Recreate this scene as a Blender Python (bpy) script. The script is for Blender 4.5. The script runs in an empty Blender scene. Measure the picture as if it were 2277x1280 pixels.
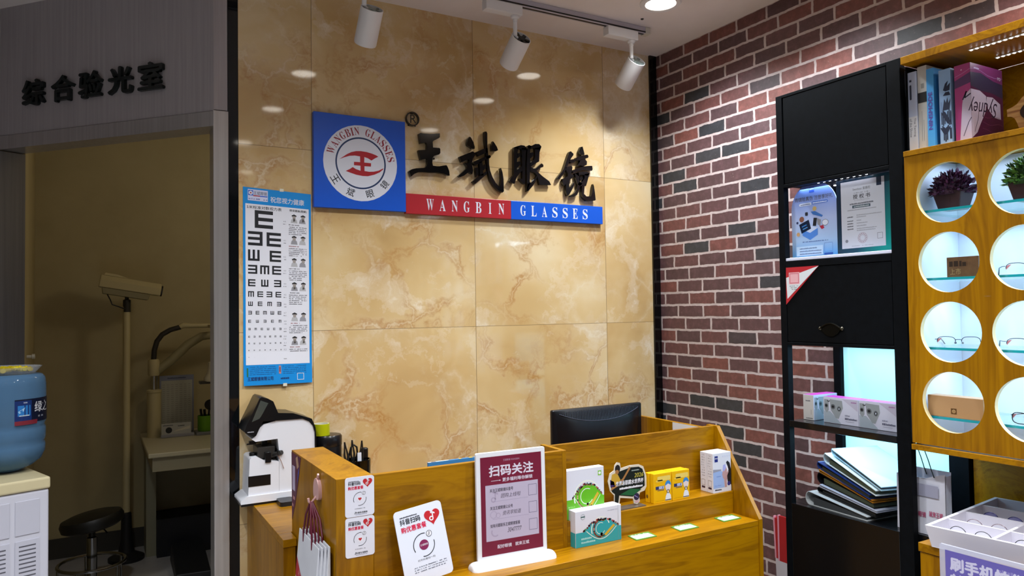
import bpy, bmesh, math, random
from mathutils import Vector, Matrix
random.seed(7)
SC = bpy.context.scene
COL = SC.collection
PI = math.pi

# ------------------------------------------------------------------ camera, world, exposure, lights
cd = bpy.data.cameras.new('camera'); cam = bpy.data.objects.new('camera', cd); COL.objects.link(cam)
cd.sensor_fit = 'HORIZONTAL'; cd.sensor_width = 36.0; cd.lens = 1639.68 / 2277 * 36.0
cd.clip_start = 0.02; cd.clip_end = 60
def cam_matrix(yaw, pitch, roll):
    f = Vector((math.sin(yaw)*math.cos(pitch), math.cos(yaw)*math.cos(pitch), math.sin(pitch)))
    r = Vector((math.cos(yaw), -math.sin(yaw), 0)); u = r.cross(f)
    c, s = math.cos(roll), math.sin(roll)
    r2 = c*r + s*u; u2 = -s*r + c*u
    return Matrix(((r2.x, u2.x, -f.x), (r2.y, u2.y, -f.y), (r2.z, u2.z, -f.z))).to_4x4()
cam.matrix_world = Matrix.Translation((-2.716, -3.125, 1.6)) @ cam_matrix(math.radians(29.69982), math.radians(1.66979), math.radians(-0.82727))
SC.camera = cam
SC.view_settings.view_transform = 'Standard'; SC.view_settings.look = 'None'
SC.view_settings.gamma = 1.0; SC.view_settings.use_curve_mapping = False
SC.view_settings.exposure = 0.0
SC.cycles.use_denoising = True
SC.cycles.max_bounces = 8; SC.cycles.diffuse_bounces = 4; SC.cycles.glossy_bounces = 4
SC.cycles.transmission_bounces = 8; SC.cycles.transparent_max_bounces = 8
SC.cycles.sample_clamp_indirect = 6.0
SC.cycles.caustics_reflective = False; SC.cycles.caustics_refractive = False
W = bpy.data.worlds.new('world'); SC.world = W; W.use_nodes = True
W.node_tree.nodes['Background'].inputs[0].default_value = (0.5, 0.5, 0.55, 1)
W.node_tree.nodes['Background'].inputs[1].default_value = 0.03
CEIL = 2.989
DOWNLIGHTS = [(-1.65, -1.145), (-1.65, -1.99), (-0.465, -0.584), (-0.465, -1.165), (-0.465, -2.06),
              (-1.65, -3.1), (-0.9, -3.2), (-2.9, -1.05), (-2.9, -2.6), (-4.1, -1.3), (-4.1, -2.6), (-2.9, -4.4), (-1.4, -4.4)]  # second row: unseen downlights, added as fill for the shop and steel doorway
SPOT_W = 92.0
def add_spot(x, y, z, power, size=134, blend=0.7, color=(0.93, 0.97, 1.0), rad=0.06):
    l = bpy.data.lights.new('downlight_beam', 'SPOT'); l.energy = power; l.spot_size = math.radians(size); l.spot_blend = blend
    l.color = color; l.shadow_soft_size = rad
    o = bpy.data.objects.new('downlight_beam', l); o.location = (x, y, z); COL.objects.link(o); return o
def add_area(name, loc, sx, sy, power, color, direction=(0, 0, -1)):
    l = bpy.data.lights.new(name, 'AREA'); l.shape = 'RECTANGLE'; l.size = sx; l.size_y = sy; l.energy = power; l.color = color
    o = bpy.data.objects.new(name, l); o.location = loc
    o.rotation_euler = Vector(direction).to_track_quat('-Z', 'Y').to_euler(); COL.objects.link(o); return o
for x, y in DOWNLIGHTS:
    add_spot(x, y, CEIL-0.02, SPOT_W)

# ------------------------------------------------------------------ materials
def lin(h):
    if not isinstance(h, str): return tuple(h)[:3]
    h = h.lstrip('#'); v = [int(h[i:i+2], 16)/255 for i in (0, 2, 4)]
    return tuple(c/12.92 if c <= 0.04045 else ((c+0.055)/1.055)**2.4 for c in v)
_M = {}
def M(color, rough=0.5, metal=0.0, spec=0.5, coat=0.0, trans=0.0, ior=1.45, emit=0.0, alpha=1.0):
    key = (color, rough, metal, spec, coat, trans, ior, emit, alpha)
    if key in _M: return _M[key]
    m = bpy.data.materials.new('finish'); m.use_nodes = True
    b = m.node_tree.nodes['Principled BSDF']; c = lin(color)
    b.inputs['Base Color'].default_value = (*c, 1); b.inputs['Roughness'].default_value = rough
    b.inputs['Metallic'].default_value = metal; b.inputs['Specular IOR Level'].default_value = spec
    b.inputs['Coat Weight'].default_value = coat; b.inputs['Transmission Weight'].default_value = trans
    b.inputs['IOR'].default_value = ior; b.inputs['Alpha'].default_value = alpha
    if emit:
        b.inputs['Emission Color'].default_value = (*c, 1); b.inputs['Emission Strength'].default_value = emit
    _M[key] = m; return m
class NT:
    """small node-tree helper"""
    def __init__(s, name):
        s.m = bpy.data.materials.new(name); s.m.use_nodes = True; s.t = s.m.node_tree
        s.b = s.t.nodes['Principled BSDF']
    def n(s, typ, **kw):
        nd = s.t.nodes.new(typ)
        for k, v in kw.items(): setattr(nd, k, v)
        return nd
    def l(s, a, b): s.t.links.new(a, b)
    def math(s, op, a, b=None, c=None):
        nd = s.n('ShaderNodeMath', operation=op)
        for i, v in enumerate((a, b, c)):
            if v is None: continue
            if isinstance(v, (int, float)): nd.inputs[i].default_value = v
            else: s.l(v, nd.inputs[i])
        return nd.outputs[0]
    def ramp(s, fac, stops):
        nd = s.n('ShaderNodeValToRGB'); e = nd.color_ramp.elements
        while len(e) < len(stops): e.new(0.5)
        for i, (p, c) in enumerate(stops):
            e[i].position = p; e[i].color = (*lin(c), 1)
        s.l(fac, nd.inputs[0]); return nd.outputs[0]
    def noise(s, vec, scale, detail=4, rough=0.55, dist=0.0):
        nd = s.n('ShaderNodeTexNoise'); nd.inputs['Scale'].default_value = scale; nd.inputs['Detail'].default_value = detail
        nd.inputs['Roughness'].default_value = rough; nd.inputs['Distortion'].default_value = dist
        if vec is not None: s.l(vec, nd.inputs['Vector'])
        return nd.outputs[0]
    def mapping(s, vec, scale=(1, 1, 1), loc=(0, 0, 0)):
        nd = s.n('ShaderNodeMapping'); nd.inputs['Scale'].default_value = scale; nd.inputs['Location'].default_value = loc
        s.l(vec, nd.inputs['Vector']); return nd.outputs[0]
    def mix(s, fac, a, b, typ='MIX'):
        nd = s.n('ShaderNodeMix', data_type='RGBA', blend_type=typ)
        for i, v in ((0, fac), (6, a), (7, b)):
            if isinstance(v, (int, float)): nd.inputs[i].default_value = v
            elif isinstance(v, (str, tuple)): nd.inputs[i].default_value = (*lin(v), 1)
            else: s.l(v, nd.inputs[i])
        return nd.outputs[2]
    def obj(s):
        return s.n('ShaderNodeTexCoord').outputs['Object']
def wood(name, scale, c0='#7c5000', c1='#986800', c2='#a77500', rough=0.34):
    t = NT(name); o = t.obj()
    v = t.mapping(o, scale)
    n1 = t.noise(v, 1.0, 5, 0.6, 1.4)
    n2 = t.noise(t.mapping(o, tuple(k*9 for k in scale)), 1.0, 2, 0.5)
    f = t.math('ADD', t.math('MULTIPLY', n1, 0.8), t.math('MULTIPLY', n2, 0.2))
    rings = t.math('PINGPONG', t.math('MULTIPLY', n1, 9.0), 0.5)
    f2 = t.math('ADD', t.math('MULTIPLY', f, 0.8), t.math('MULTIPLY', rings, 0.28))
    t.l(t.ramp(f2, [(0.34, c0), (0.5, c1), (0.72, c2)]), t.b.inputs['Base Color'])
    t.b.inputs['Roughness'].default_value = rough; t.b.inputs['Specular IOR Level'].default_value = 0.28
    return t.m
WOOD_H = wood('yellow_wood_across', (0.9, 5.0, 7.0))
WOOD_V = wood('yellow_wood_upright', (6.0, 6.0, 0.7))
def marble():
    t = NT('polished_onyx_tile'); o = t.obj()
    sep = t.n('ShaderNodeSeparateXYZ'); t.l(o, sep.inputs[0])
    tx = t.math('DIVIDE', t.math('ADD', sep.outputs[0], 1.9035), 0.7705)
    tz = t.math('DIVIDE', t.math('SUBTRACT', sep.outputs[2], 1.5225), 0.766)
    ix, iz = t.math('FLOOR', tx), t.math('FLOOR', tz)
    cmb = t.n('ShaderNodeCombineXYZ'); t.l(ix, cmb.inputs[0]); t.l(iz, cmb.inputs[1])
    wn = t.n('ShaderNodeTexWhiteNoise', noise_dimensions='2D'); t.l(cmb.outputs[0], wn.inputs['Vector'])
    off = t.n('ShaderNodeVectorMath', operation='MULTIPLY_ADD'); t.l(wn.outputs['Color'], off.inputs[0])
    off.inputs[1].default_value = (7, 0, 7); t.l(o, off.inputs[2])
    v = off.outputs[0]
    n1 = t.noise(v, 1.4, 4, 0.5, 0.5)
    base = t.ramp(n1, [(0.30, '#b3905c'), (0.44, '#c9a974'), (0.56, '#d4b988'), (0.70, '#dfcda8')])
    # rounded onyx domains with pale rims
    wv = t.n('ShaderNodeTexNoise'); wv.inputs['Scale'].default_value = 2.2; wv.inputs['Detail'].default_value = 6; wv.inputs['Roughness'].default_value = 0.6; t.l(v, wv.inputs['Vector'])
    wa = t.n('ShaderNodeVectorMath', operation='MULTIPLY_ADD'); t.l(wv.outputs['Color'], wa.inputs[0]); wa.inputs[1].default_value = (0.75, 0.75, 0.75); t.l(v, wa.inputs[2])
    vo = t.n('ShaderNodeTexVoronoi', feature='DISTANCE_TO_EDGE'); vo.inputs['Scale'].default_value = 3.1; t.l(wa.outputs[0], vo.inputs['Vector'])
    ed = vo.outputs['Distance']
    n2 = t.noise(v, 2.0, 6, 0.6, 0.6)
    pale = t.math('MULTIPLY', t.ramp(ed, [(0.0, '#ffffff'), (0.05, '#b0b0b0'), (0.16, '#303030'), (0.3, '#000000')]), t.ramp(n2, [(0.42, '#000000'), (0.62, '#ffffff')]))
    c = t.mix(t.math('MULTIPLY', pale, 0.6), base, '#e4d9c0')
    n6 = t.noise(wa.outputs[0], 2.4, 9, 0.62, 0.7)
    clump = t.ramp(n6, [(0.545, '#000000'), (0.565, '#7a7a7a'), (0.62, '#a0a0a0'), (0.70, '#ffffff')])
    c = t.mix(t.math('MULTIPLY', clump, 0.75), c, '#ebe2d0')
    n4 = t.noise(t.mapping(v, (1, 1, 1), (9, 0, 2)), 1.8, 4)
    brown = t.math('MULTIPLY', t.ramp(ed, [(0.0, '#909090'), (0.035, '#ffffff'), (0.11, '#505050'), (0.22, '#000000')]), t.ramp(n4, [(0.46, '#000000'), (0.60, '#ffffff')]))
    n7 = t.noise(v, 7.0, 6, 0.6, 1.0)
    c = t.mix(t.math('MULTIPLY', t.math('MULTIPLY', brown, 0.85), t.ramp(n7, [(0.3, '#404040'), (0.6, '#ffffff')])), c, '#b07f45')
    def seam(tt, w):
        fr = t.math('FRACT', tt); d = t.math('MINIMUM', fr, t.math('SUBTRACT', 1.0, fr))
        return t.math('LESS_THAN', d, w)
    sm = t.math('MAXIMUM', seam(tx, 0.0017), seam(tz, 0.0014))
    c = t.mix(t.math('MULTIPLY', sm, 0.8), c, '#6e5a3c')
    t.l(c, t.b.inputs['Base Color'])
    t.b.inputs['Roughness'].default_value = 0.05; t.b.inputs['Specular IOR Level'].default_value = 0.55
    return t.m
def brick():
    t = NT('brick_wallpaper'); o = t.obj()
    sep = t.n('ShaderNodeSeparateXYZ'); t.l(o, sep.inputs[0])
    cmb = t.n('ShaderNodeCombineXYZ'); zz = t.math('ADD', sep.outputs[2], -1.025 + 0.0657*30)
    rw = t.n('ShaderNodeTexWhiteNoise', noise_dimensions='1D'); t.l(t.math('FLOOR', t.math('DIVIDE', zz, 0.0657)), rw.inputs['W'])
    t.l(t.math('MULTIPLY_ADD', rw.outputs['Value'], 0.05, t.math('SUBTRACT', -0.803 + 0.184*40, sep.outputs[1])), cmb.inputs[0]); t.l(zz, cmb.inputs[1])
    wob = t.n('ShaderNodeTexNoise'); wob.inputs['Scale'].default_value = 26; wob.inputs['Detail'].default_value = 3; t.l(o, wob.inputs['Vector'])
    ad = t.n('ShaderNodeVectorMath', operation='MULTIPLY_ADD'); t.l(wob.outputs['Color'], ad.inputs[0]); ad.inputs[1].default_value = (0.010, 0.010, 0)
    t.l(cmb.outputs[0], ad.inputs[2])
    br = t.n('ShaderNodeTexBrick'); br.offset = 0.5; br.offset_frequency = 2; br.squash = 1.0
    t.l(ad.outputs[0], br.inputs['Vector'])
    for k, v in (('Scale', 1.0), ('Mortar Size', 0.0066), ('Mortar Smooth', 0.25), ('Bias', 0.0), ('Brick Width', 0.184), ('Row Height', 0.0657)):
        br.inputs[k].default_value = v
    br.inputs['Color1'].default_value = (0, 0, 0, 1); br.inputs['Color2'].default_value = (1, 1, 1, 1); br.inputs['Mortar'].default_value = (0.5, 0.5, 0.5, 1)
    col = t.ramp(br.outputs['Color'], [(0.0, '#303238'), (0.10, '#38383d'), (0.17, '#523c40'), (0.5, '#5c4043'), (0.75, '#684343'), (0.93, '#784842')])
    n1 = t.noise(o, 30, 5, 0.7)
    col = t.mix(0.38, col, t.ramp(n1, [(0.3, '#4a4a4a'), (0.5, '#9a9a9a'), (0.75, '#ffffff')]), 'OVERLAY')
    n2 = t.noise(o, 55, 4, 0.7, 1.5)
    spk = t.math('MULTIPLY', t.math('GREATER_THAN', n2, 0.69), 0.6)
    col = t.mix(spk, col, '#9a8680')
    n3 = t.noise(o, 14, 3)
    mort = t.ramp(n3, [(0.3, '#a89a99'), (0.7, '#c4b6b6')])
    c = t.mix(br.outputs['Fac'], col, mort)
    t.l(c, t.b.inputs['Base Color']); t.b.inputs['Roughness'].default_value = 0.55
    bp = t.n('ShaderNodeBump'); bp.inputs['Strength'].default_value = 0.25; bp.inputs['Distance'].default_value = 0.004
    t.l(t.math('SUBTRACT', 1.0, br.outputs['Fac']), bp.inputs['Height']); t.l(bp.outputs[0], t.b.inputs['Normal'])
    return t.m
def brushed(name, c0, c1, rough, metal=0.9, sc=(60, 60, 1.2)):
    t = NT(name); o = t.obj()
    n = t.noise(t.mapping(o, sc), 1.0, 4, 0.6)
    t.l(t.ramp(n, [(0.3, c0), (0.7, c1)]), t.b.inputs['Base Color'])
    t.b.inputs['Roughness'].default_value = rough; t.b.inputs['Metallic'].default_value = metal
    return t.m
def mottled(name, c0, c1, scale, rough, bump=0.0, metal=0.0, spec=0.5):
    t = NT(name); o = t.obj(); n = t.noise(o, scale, 5, 0.6)
    t.l(t.ramp(n, [(0.35, c0), (0.65, c1)]), t.b.inputs['Base Color'])
    t.b.inputs['Roughness'].default_value = rough; t.b.inputs['Metallic'].default_value = metal; t.b.inputs['Specular IOR Level'].default_value = spec
    if bump:
        bp = t.n('ShaderNodeBump'); bp.inputs['Strength'].default_value = bump; bp.inputs['Distance'].default_value = 0.002
        t.l(n, bp.inputs['Height']); t.l(bp.outputs[0], t.b.inputs['Normal'])
    return t.m
MARBLE, BRICK = marble(), brick()
STEEL = brushed('brushed_steel_sheet', '#9c9698', '#aaa4a6', 0.45, 0.15, (90, 90, 2.0))
CHROME = brushed('polished_steel_trim', '#b4b0ae', '#c6c2c0', 0.28, 0.8, (70, 70, 1.0))
STEEL_BARE = M('#b9bcc0', 0.16, 1.0)
CEILING = mottled('ceiling_paint', '#d9d2d0', '#e0d9d7', 3, 0.7)
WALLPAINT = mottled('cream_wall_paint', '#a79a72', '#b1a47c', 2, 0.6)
FLOOR = mottled('grey_floor_tile', '#a5a3a3', '#b0aeae', 5, 0.25)
BLACKWOOD = mottled('black_painted_wood', '#080a0d', '#0b0e12', 40, 0.55, spec=0.06)
BLACK = M('#0b0b0d', 0.35); BLACKGLOSS = M('#060708', 0.08); DARKGLASS = M('#0a0d10', 0.05)
WHITE = M('#dcdcde', 0.4); WHITEGLOSS = M('#e6e6e8', 0.22); PAPER = M('#e3e3e6', 0.6)
INK = M('#15171c', 0.6)

# ------------------------------------------------------------------ mesh builders
CAM_SCALE = None           # (size factor, offset) that scales a group of things about the camera position
def placed(v):  # scales a point about the camera when a group factor is set
    if CAM_SCALE is None: return tuple(v)
    s, o = CAM_SCALE; return (v[0]*s+o[0], v[1]*s+o[1], v[2]*s+o[2])
class B:
    """collects polygons with materials and links them as ONE mesh object"""
    def __init__(s): s.v = []; s.f = []; s.fm = []; s.mats = []; s.sm = []
    def mi(s, mat):
        if mat not in s.mats: s.mats.append(mat)
        return s.mats.index(mat)
    def add(s, vs, fs, mat, smooth=False):
        k = len(s.v); s.v += [tuple(p) for p in vs]; i = s.mi(mat)
        for f in fs: s.f.append([k+j for j in f]); s.fm.append(i); s.sm.append(smooth)
        return s
    def box(s, x0, x1, y0, y1, z0, z1, mat, faces=None):
        vs = [(x, y, z) for z in (z0, z1) for y in (y0, y1) for x in (x0, x1)]
        fs = [(0, 2, 3, 1), (4, 5, 7, 6), (0, 1, 5, 4), (2, 6, 7, 3), (0, 4, 6, 2), (1, 3, 7, 5)]
        return s.add(vs, fs, mat)
    def hexa(s, p, mat):
        """8 points: bottom 4 ccw, top 4 ccw"""
        return s.add(p, [(3, 2, 1, 0), (4, 5, 6, 7), (0, 1, 5, 4), (1, 2, 6, 5), (2, 3, 7, 6), (3, 0, 4, 7)], mat)
    def prism(s, pts, axis, a, b, mat, smooth=False):
        """polygon in the two other axes (order xyz), extruded along axis from a to b"""
        def P(p, t):
            if axis == 'x': return (t, p[0], p[1])
            if axis == 'y': return (p[0], t, p[1])
            return (p[0], p[1], t)
        n = len(pts); ar = sum(pts[i][0]*pts[(i+1) % n][1]-pts[(i+1) % n][0]*pts[i][1] for i in range(n))
        if (ar < 0): pts = pts[::-1]
        flip = axis == 'y'
        vs = [P(p, a) for p in pts] + [P(p, b) for p in pts]
        lo, hi = list(range(n)), list(range(n, 2*n))
        d = (b > a) != flip
        s.add(vs, [lo[::-1] if d else lo, hi if d else hi[::-1]], mat)
        s.add(vs, [((i, (i+1) % n, n+(i+1) % n, n+i) if d else (n+i, n+(i+1) % n, (i+1) % n, i)) for i in range(n)], mat, smooth)
        return s
    def lathe(s, prof, mat, n=32, c=(0, 0, 0), ax=None, smooth=True, sx=1, sy=1):
        """profile of (radius, height) revolved about z (or direction ax) at c"""
        q = Vector(ax).to_track_quat('Z', 'Y') if ax is not None else None
        vs = []
        for r, h in prof:
            for i in range(n):
                a = 2*PI*i/n; p = Vector((r*math.cos(a)*sx, r*math.sin(a)*sy, h))
                if q: p = q @ p
                vs.append((p.x+c[0], p.y+c[1], p.z+c[2]))
        fs = [(j*n+i, j*n+(i+1) % n, (j+1)*n+(i+1) % n, (j+1)*n+i) for j in range(len(prof)-1) for i in range(n)]
        s.add(vs, fs, mat, smooth)
        k = len(s.v)-len(vs)
        for j, rev in ((0, True), (len(prof)-1, False)):
            if prof[j][0] > 1e-5:
                f = [k+j*n+i for i in range(n)]
                s.f.append(f[::-1] if rev else f); s.fm.append(s.mi(mat)); s.sm.append(False)
        return s
    def cyl(s, a, b, r, mat, n=20, r2=None):
        a, b = Vector(a), Vector(b); d = b-a
        return s.lathe([(r, 0), (r if r2 is None else r2, d.length)], mat, n, a, d)
    def tube(s, path, r, mat, n=8, closed=False, cap=True):
        P = [Vector(p) for p in path]; m = len(P); rings = []; up = None
        for i in range(m):
            t = (P[(i+1) % m]-P[i-1]) if closed or 0 < i < m-1 else (P[1]-P[0] if i == 0 else P[-1]-P[-2])
            t.normalize()
            if up is None: up = Vector((0, 0, 1)) if abs(t.z) < 0.9 else Vector((1, 0, 0))
            sd = t.cross(up); sd.normalize(); up = sd.cross(t); up.normalize()
            rr = r[i] if isinstance(r, (list, tuple)) else r
            rings.append([P[i]+sd*rr*math.cos(2*PI*k/n)+up*rr*math.sin(2*PI*k/n) for k in range(n)])
        vs = [v for g in rings for v in g]; mm = m if closed else m-1
        fs = [(j*n+k, j*n+(k+1) % n, ((j+1) % m)*n+(k+1) % n, ((j+1) % m)*n+k) for j in range(mm) for k in range(n)]
        if cap and not closed: fs += [list(range(n))[::-1], [(m-1)*n+k for k in range(n)]]
        return s.add(vs, fs, mat, True)
    def build(s, name, parent=None, bevel=0.0, seg=2, local=False, smooth_angle=35, weld=False):
        me = bpy.data.meshes.new(name); me.from_pydata([tuple(v) if local else placed(v) for v in s.v], [], s.f)
        for m in s.mats: me.materials.append(m)
        me.polygons.foreach_set('material_index', s.fm); me.polygons.foreach_set('use_smooth', s.sm)
        if weld:
            bm = bmesh.new(); bm.from_mesh(me); bmesh.ops.remove_doubles(bm, verts=bm.verts, dist=1e-5); bm.to_mesh(me); bm.free()
        me.update()
        if any(s.sm): me.set_sharp_from_angle(angle=math.radians(smooth_angle))
        o = bpy.data.objects.new(name, me); COL.objects.link(o)
        if bevel:
            md = o.modifiers.new('edge', 'BEVEL'); md.width = bevel; md.segments = seg; md.limit_method = 'ANGLE'; md.angle_limit = math.radians(40)
        if parent is not None:
            o.parent = parent
            if not local:
                p = parent; off = Vector((0, 0, 0))
                while p is not None: off += p.location; p = p.parent
                o.location = -off
        return o
def rounded(x0, x1, y0, y1, r, n=6):
    out = []
    for cx, cy, a0 in ((x1-r, y1-r, 0), (x0+r, y1-r, 90), (x0+r, y0+r, 180), (x1-r, y0+r, 270)):
        for i in range(n+1):
            a = math.radians(a0+90*i/n); out.append((cx+r*math.cos(a), cy+r*math.sin(a)))
    return out
def circ(cx, cy, r, n=32, ry=None, a0=0, a1=360):
    full = abs(a1-a0) >= 360; k = n if full else n+1
    return [(cx+r*math.cos(math.radians(a0+(a1-a0)*i/n)), cy+(ry or r)*math.sin(math.radians(a0+(a1-a0)*i/n))) for i in range(k)]

_TX = {}
def text_mesh(body, bold=0):
    key = (body, bold)
    if key in _TX: return _TX[key]
    c = bpy.data.curves.new('lettering', 'FONT'); c.body = body; c.size = 1.0; c.fill_mode = 'FRONT'; c.resolution_u = 3
    o = bpy.data.objects.new('lettering', c); COL.objects.link(o)
    dg = bpy.context.evaluated_depsgraph_get()
    me = bpy.data.meshes.new_from_object(o.evaluated_get(dg))
    vs = [(v.co.x, v.co.y) for v in me.vertices]; fs = [tuple(p.vertices) for p in me.polygons]
    bpy.data.objects.remove(o); bpy.data.curves.remove(c); bpy.data.meshes.remove(me)
    _TX[key] = (vs, fs); return _TX[key]
def serif(t):
    return ''.join(chr(0x1D400+ord(ch)-65) if 'A' <= ch <= 'Z' else ch for ch in t)
class D:
    """flat print on a surface: (u, v) on the plane O + u*U + v*V, in thin ink layers along the plane's normal"""
    def __init__(s, O, U, V, lift=0.0004, fn=None):
        s.O, s.U, s.V = Vector(O), Vector(U).normalized(), Vector(V).normalized(); s.N = s.U.cross(s.V); s.l = 0; s.lift = lift; s.b = B(); s.fn = fn
    def up(s, k=1): s.l += k; return s
    def P(s, u, v, x=0.0):
        h = s.lift + s.l*0.00005 + x
        if s.fn: return s.fn(u, v, h)
        return s.O + s.U*u + s.V*v + s.N*h
    def poly(s, pts, mat):
        n = len(pts); ar = sum(pts[i][0]*pts[(i+1) % n][1]-pts[(i+1) % n][0]*pts[i][1] for i in range(n))
        if ar < 0: pts = pts[::-1]
        s.b.add([s.P(*p) for p in pts], [list(range(n))], mat); return s
    def rect(s, u0, u1, v0, v1, mat): return s.poly([(u0, v0), (u1, v0), (u1, v1), (u0, v1)], mat)
    def rrect(s, u0, u1, v0, v1, r, mat): return s.poly(rounded(u0, u1, v0, v1, r), mat)
    def disc(s, cx, cy, r, mat, ry=None): return s.poly(circ(cx, cy, r, 36, ry), mat)
    def ring(s, cx, cy, r0, r1, mat, a0=0, a1=360, n=40):
        for i in range(n):
            t0, t1 = math.radians(a0+(a1-a0)*i/n), math.radians(a0+(a1-a0)*(i+1)/n)
            s.poly([(cx+r0*math.cos(t0), cy+r0*math.sin(t0)), (cx+r1*math.cos(t0), cy+r1*math.sin(t0)), (cx+r1*math.cos(t1), cy+r1*math.sin(t1)), (cx+r0*math.cos(t1), cy+r0*math.sin(t1))], mat)
        return s
    def frame(s, u0, u1, v0, v1, w, mat):
        s.rect(u0, u1, v0, v0+w, mat); s.rect(u0, u1, v1-w, v1, mat); s.rect(u0, u0+w, v0+w, v1-w, mat); s.rect(u1-w, u1, v0+w, v1-w, mat); return s
    def line(s, pts, w, mat):
        for (a, b), (c, d) in zip(pts, pts[1:]):
            L = math.hypot(c-a, d-b) or 1; nx, ny = -(d-b)/L*w/2, (c-a)/L*w/2
            s.poly([(a-nx, b-ny), (c-nx, d-ny), (c+nx, d+ny), (a+nx, b+ny)], mat)
        return s
    def text(s, body, u, v, h, mat, w=None, bold=0.0, align='c', rot=0.0, shear=0.0, sx=1.0):
        """fits the glyphs: cap box height h, optional total width w, anchored at (u, v) = left/centre/right of the baseline box"""
        vs, fs = text_mesh(body, 0)
        if not vs: return s
        bold = max(0.0, bold)*0.9
        x0, x1 = min(p[0] for p in vs), max(p[0] for p in vs); y0, y1 = min(p[1] for p in vs), max(p[1] for p in vs)
        ky = h/(y1-y0); kx = (w/(x1-x0)) if w else ky*sx
        W_ = (x1-x0)*kx; ox = {'l': 0, 'c': -W_/2, 'r': -W_}[align]
        ca, sa = math.cos(rot), math.sin(rot); out = []; flat = []
        for x, y in vs:
            a, b = (x-x0)*kx+ox, (y-y0)*ky; a += shear*b
            flat.append((u+a*ca-b*sa, v+a*sa+b*ca)); out.append(s.P(*flat[-1]))
        s.b.add(out, fs, mat)
        if bold:                                   # heavier strokes: the same glyph printed again a hair to each side
            e = bold*ky
            for k_, (du, dv) in enumerate(((e, 0), (-e, 0), (0, e), (0, -e))):
                s.b.add([s.P(a+du, c+dv, 0.000009*(k_+1)) for a, c in flat], fs, mat)
        return s
    def scribble(s, u0, u1, v, h, mat, seed=1, fill=0.8):
        """a row of tiny unreadable print"""
        r = random.Random(seed); u = u0
        while u < u1:
            w = h*r.uniform(0.5, 1.0)
            if r.random() < fill: s.rect(u, min(u+w*0.8, u1), v, v+h*r.uniform(0.7, 1.0), mat)
            u += w
        return s
    def build(s, name, parent=None, **kw): return s.b.build(name, parent, **kw)
UY, UX, UZ = (1, 0, 0), (0, -1, 0), (0, 0, 1)     # U for faces looking to -y, U for faces looking to -x, V up

# ------------------------------------------------------------------ tagging
def T(name, label, cat, loc=(0, 0, 0), rz=0.0, group=None):
    o = bpy.data.objects.new(name, None); o.empty_display_size = 0.05; COL.objects.link(o)
    o.location = placed(loc); o.rotation_euler = (0, 0, rz); o['label'] = label; o['category'] = cat
    if group: o['group'] = group
    return o
def tag(o, label, cat, group=None, kind=None):
    o['label'] = label; o['category'] = cat
    if group: o['group'] = group
    if kind: o['kind'] = kind
    return o
def S(o): o['kind'] = 'structure'; return o
def dup(root, loc, rz=None, label=None):
    r = root.copy(); COL.objects.link(r); r.location = loc
    if rz is not None: r.rotation_euler = (0, 0, rz)
    if label: r['label'] = label
    for ch in list(root.children):
        c = ch.copy(); COL.objects.link(c); c.parent = r
        for g in list(ch.children):
            d = g.copy(); COL.objects.link(d); d.parent = c
    return r
def origin(o, loc):
    """moves the origin of a one-mesh thing to its base without moving the mesh"""
    l = Vector(placed(loc)); o.data.transform(Matrix.Translation(-l)); o.location = l; return o

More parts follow.
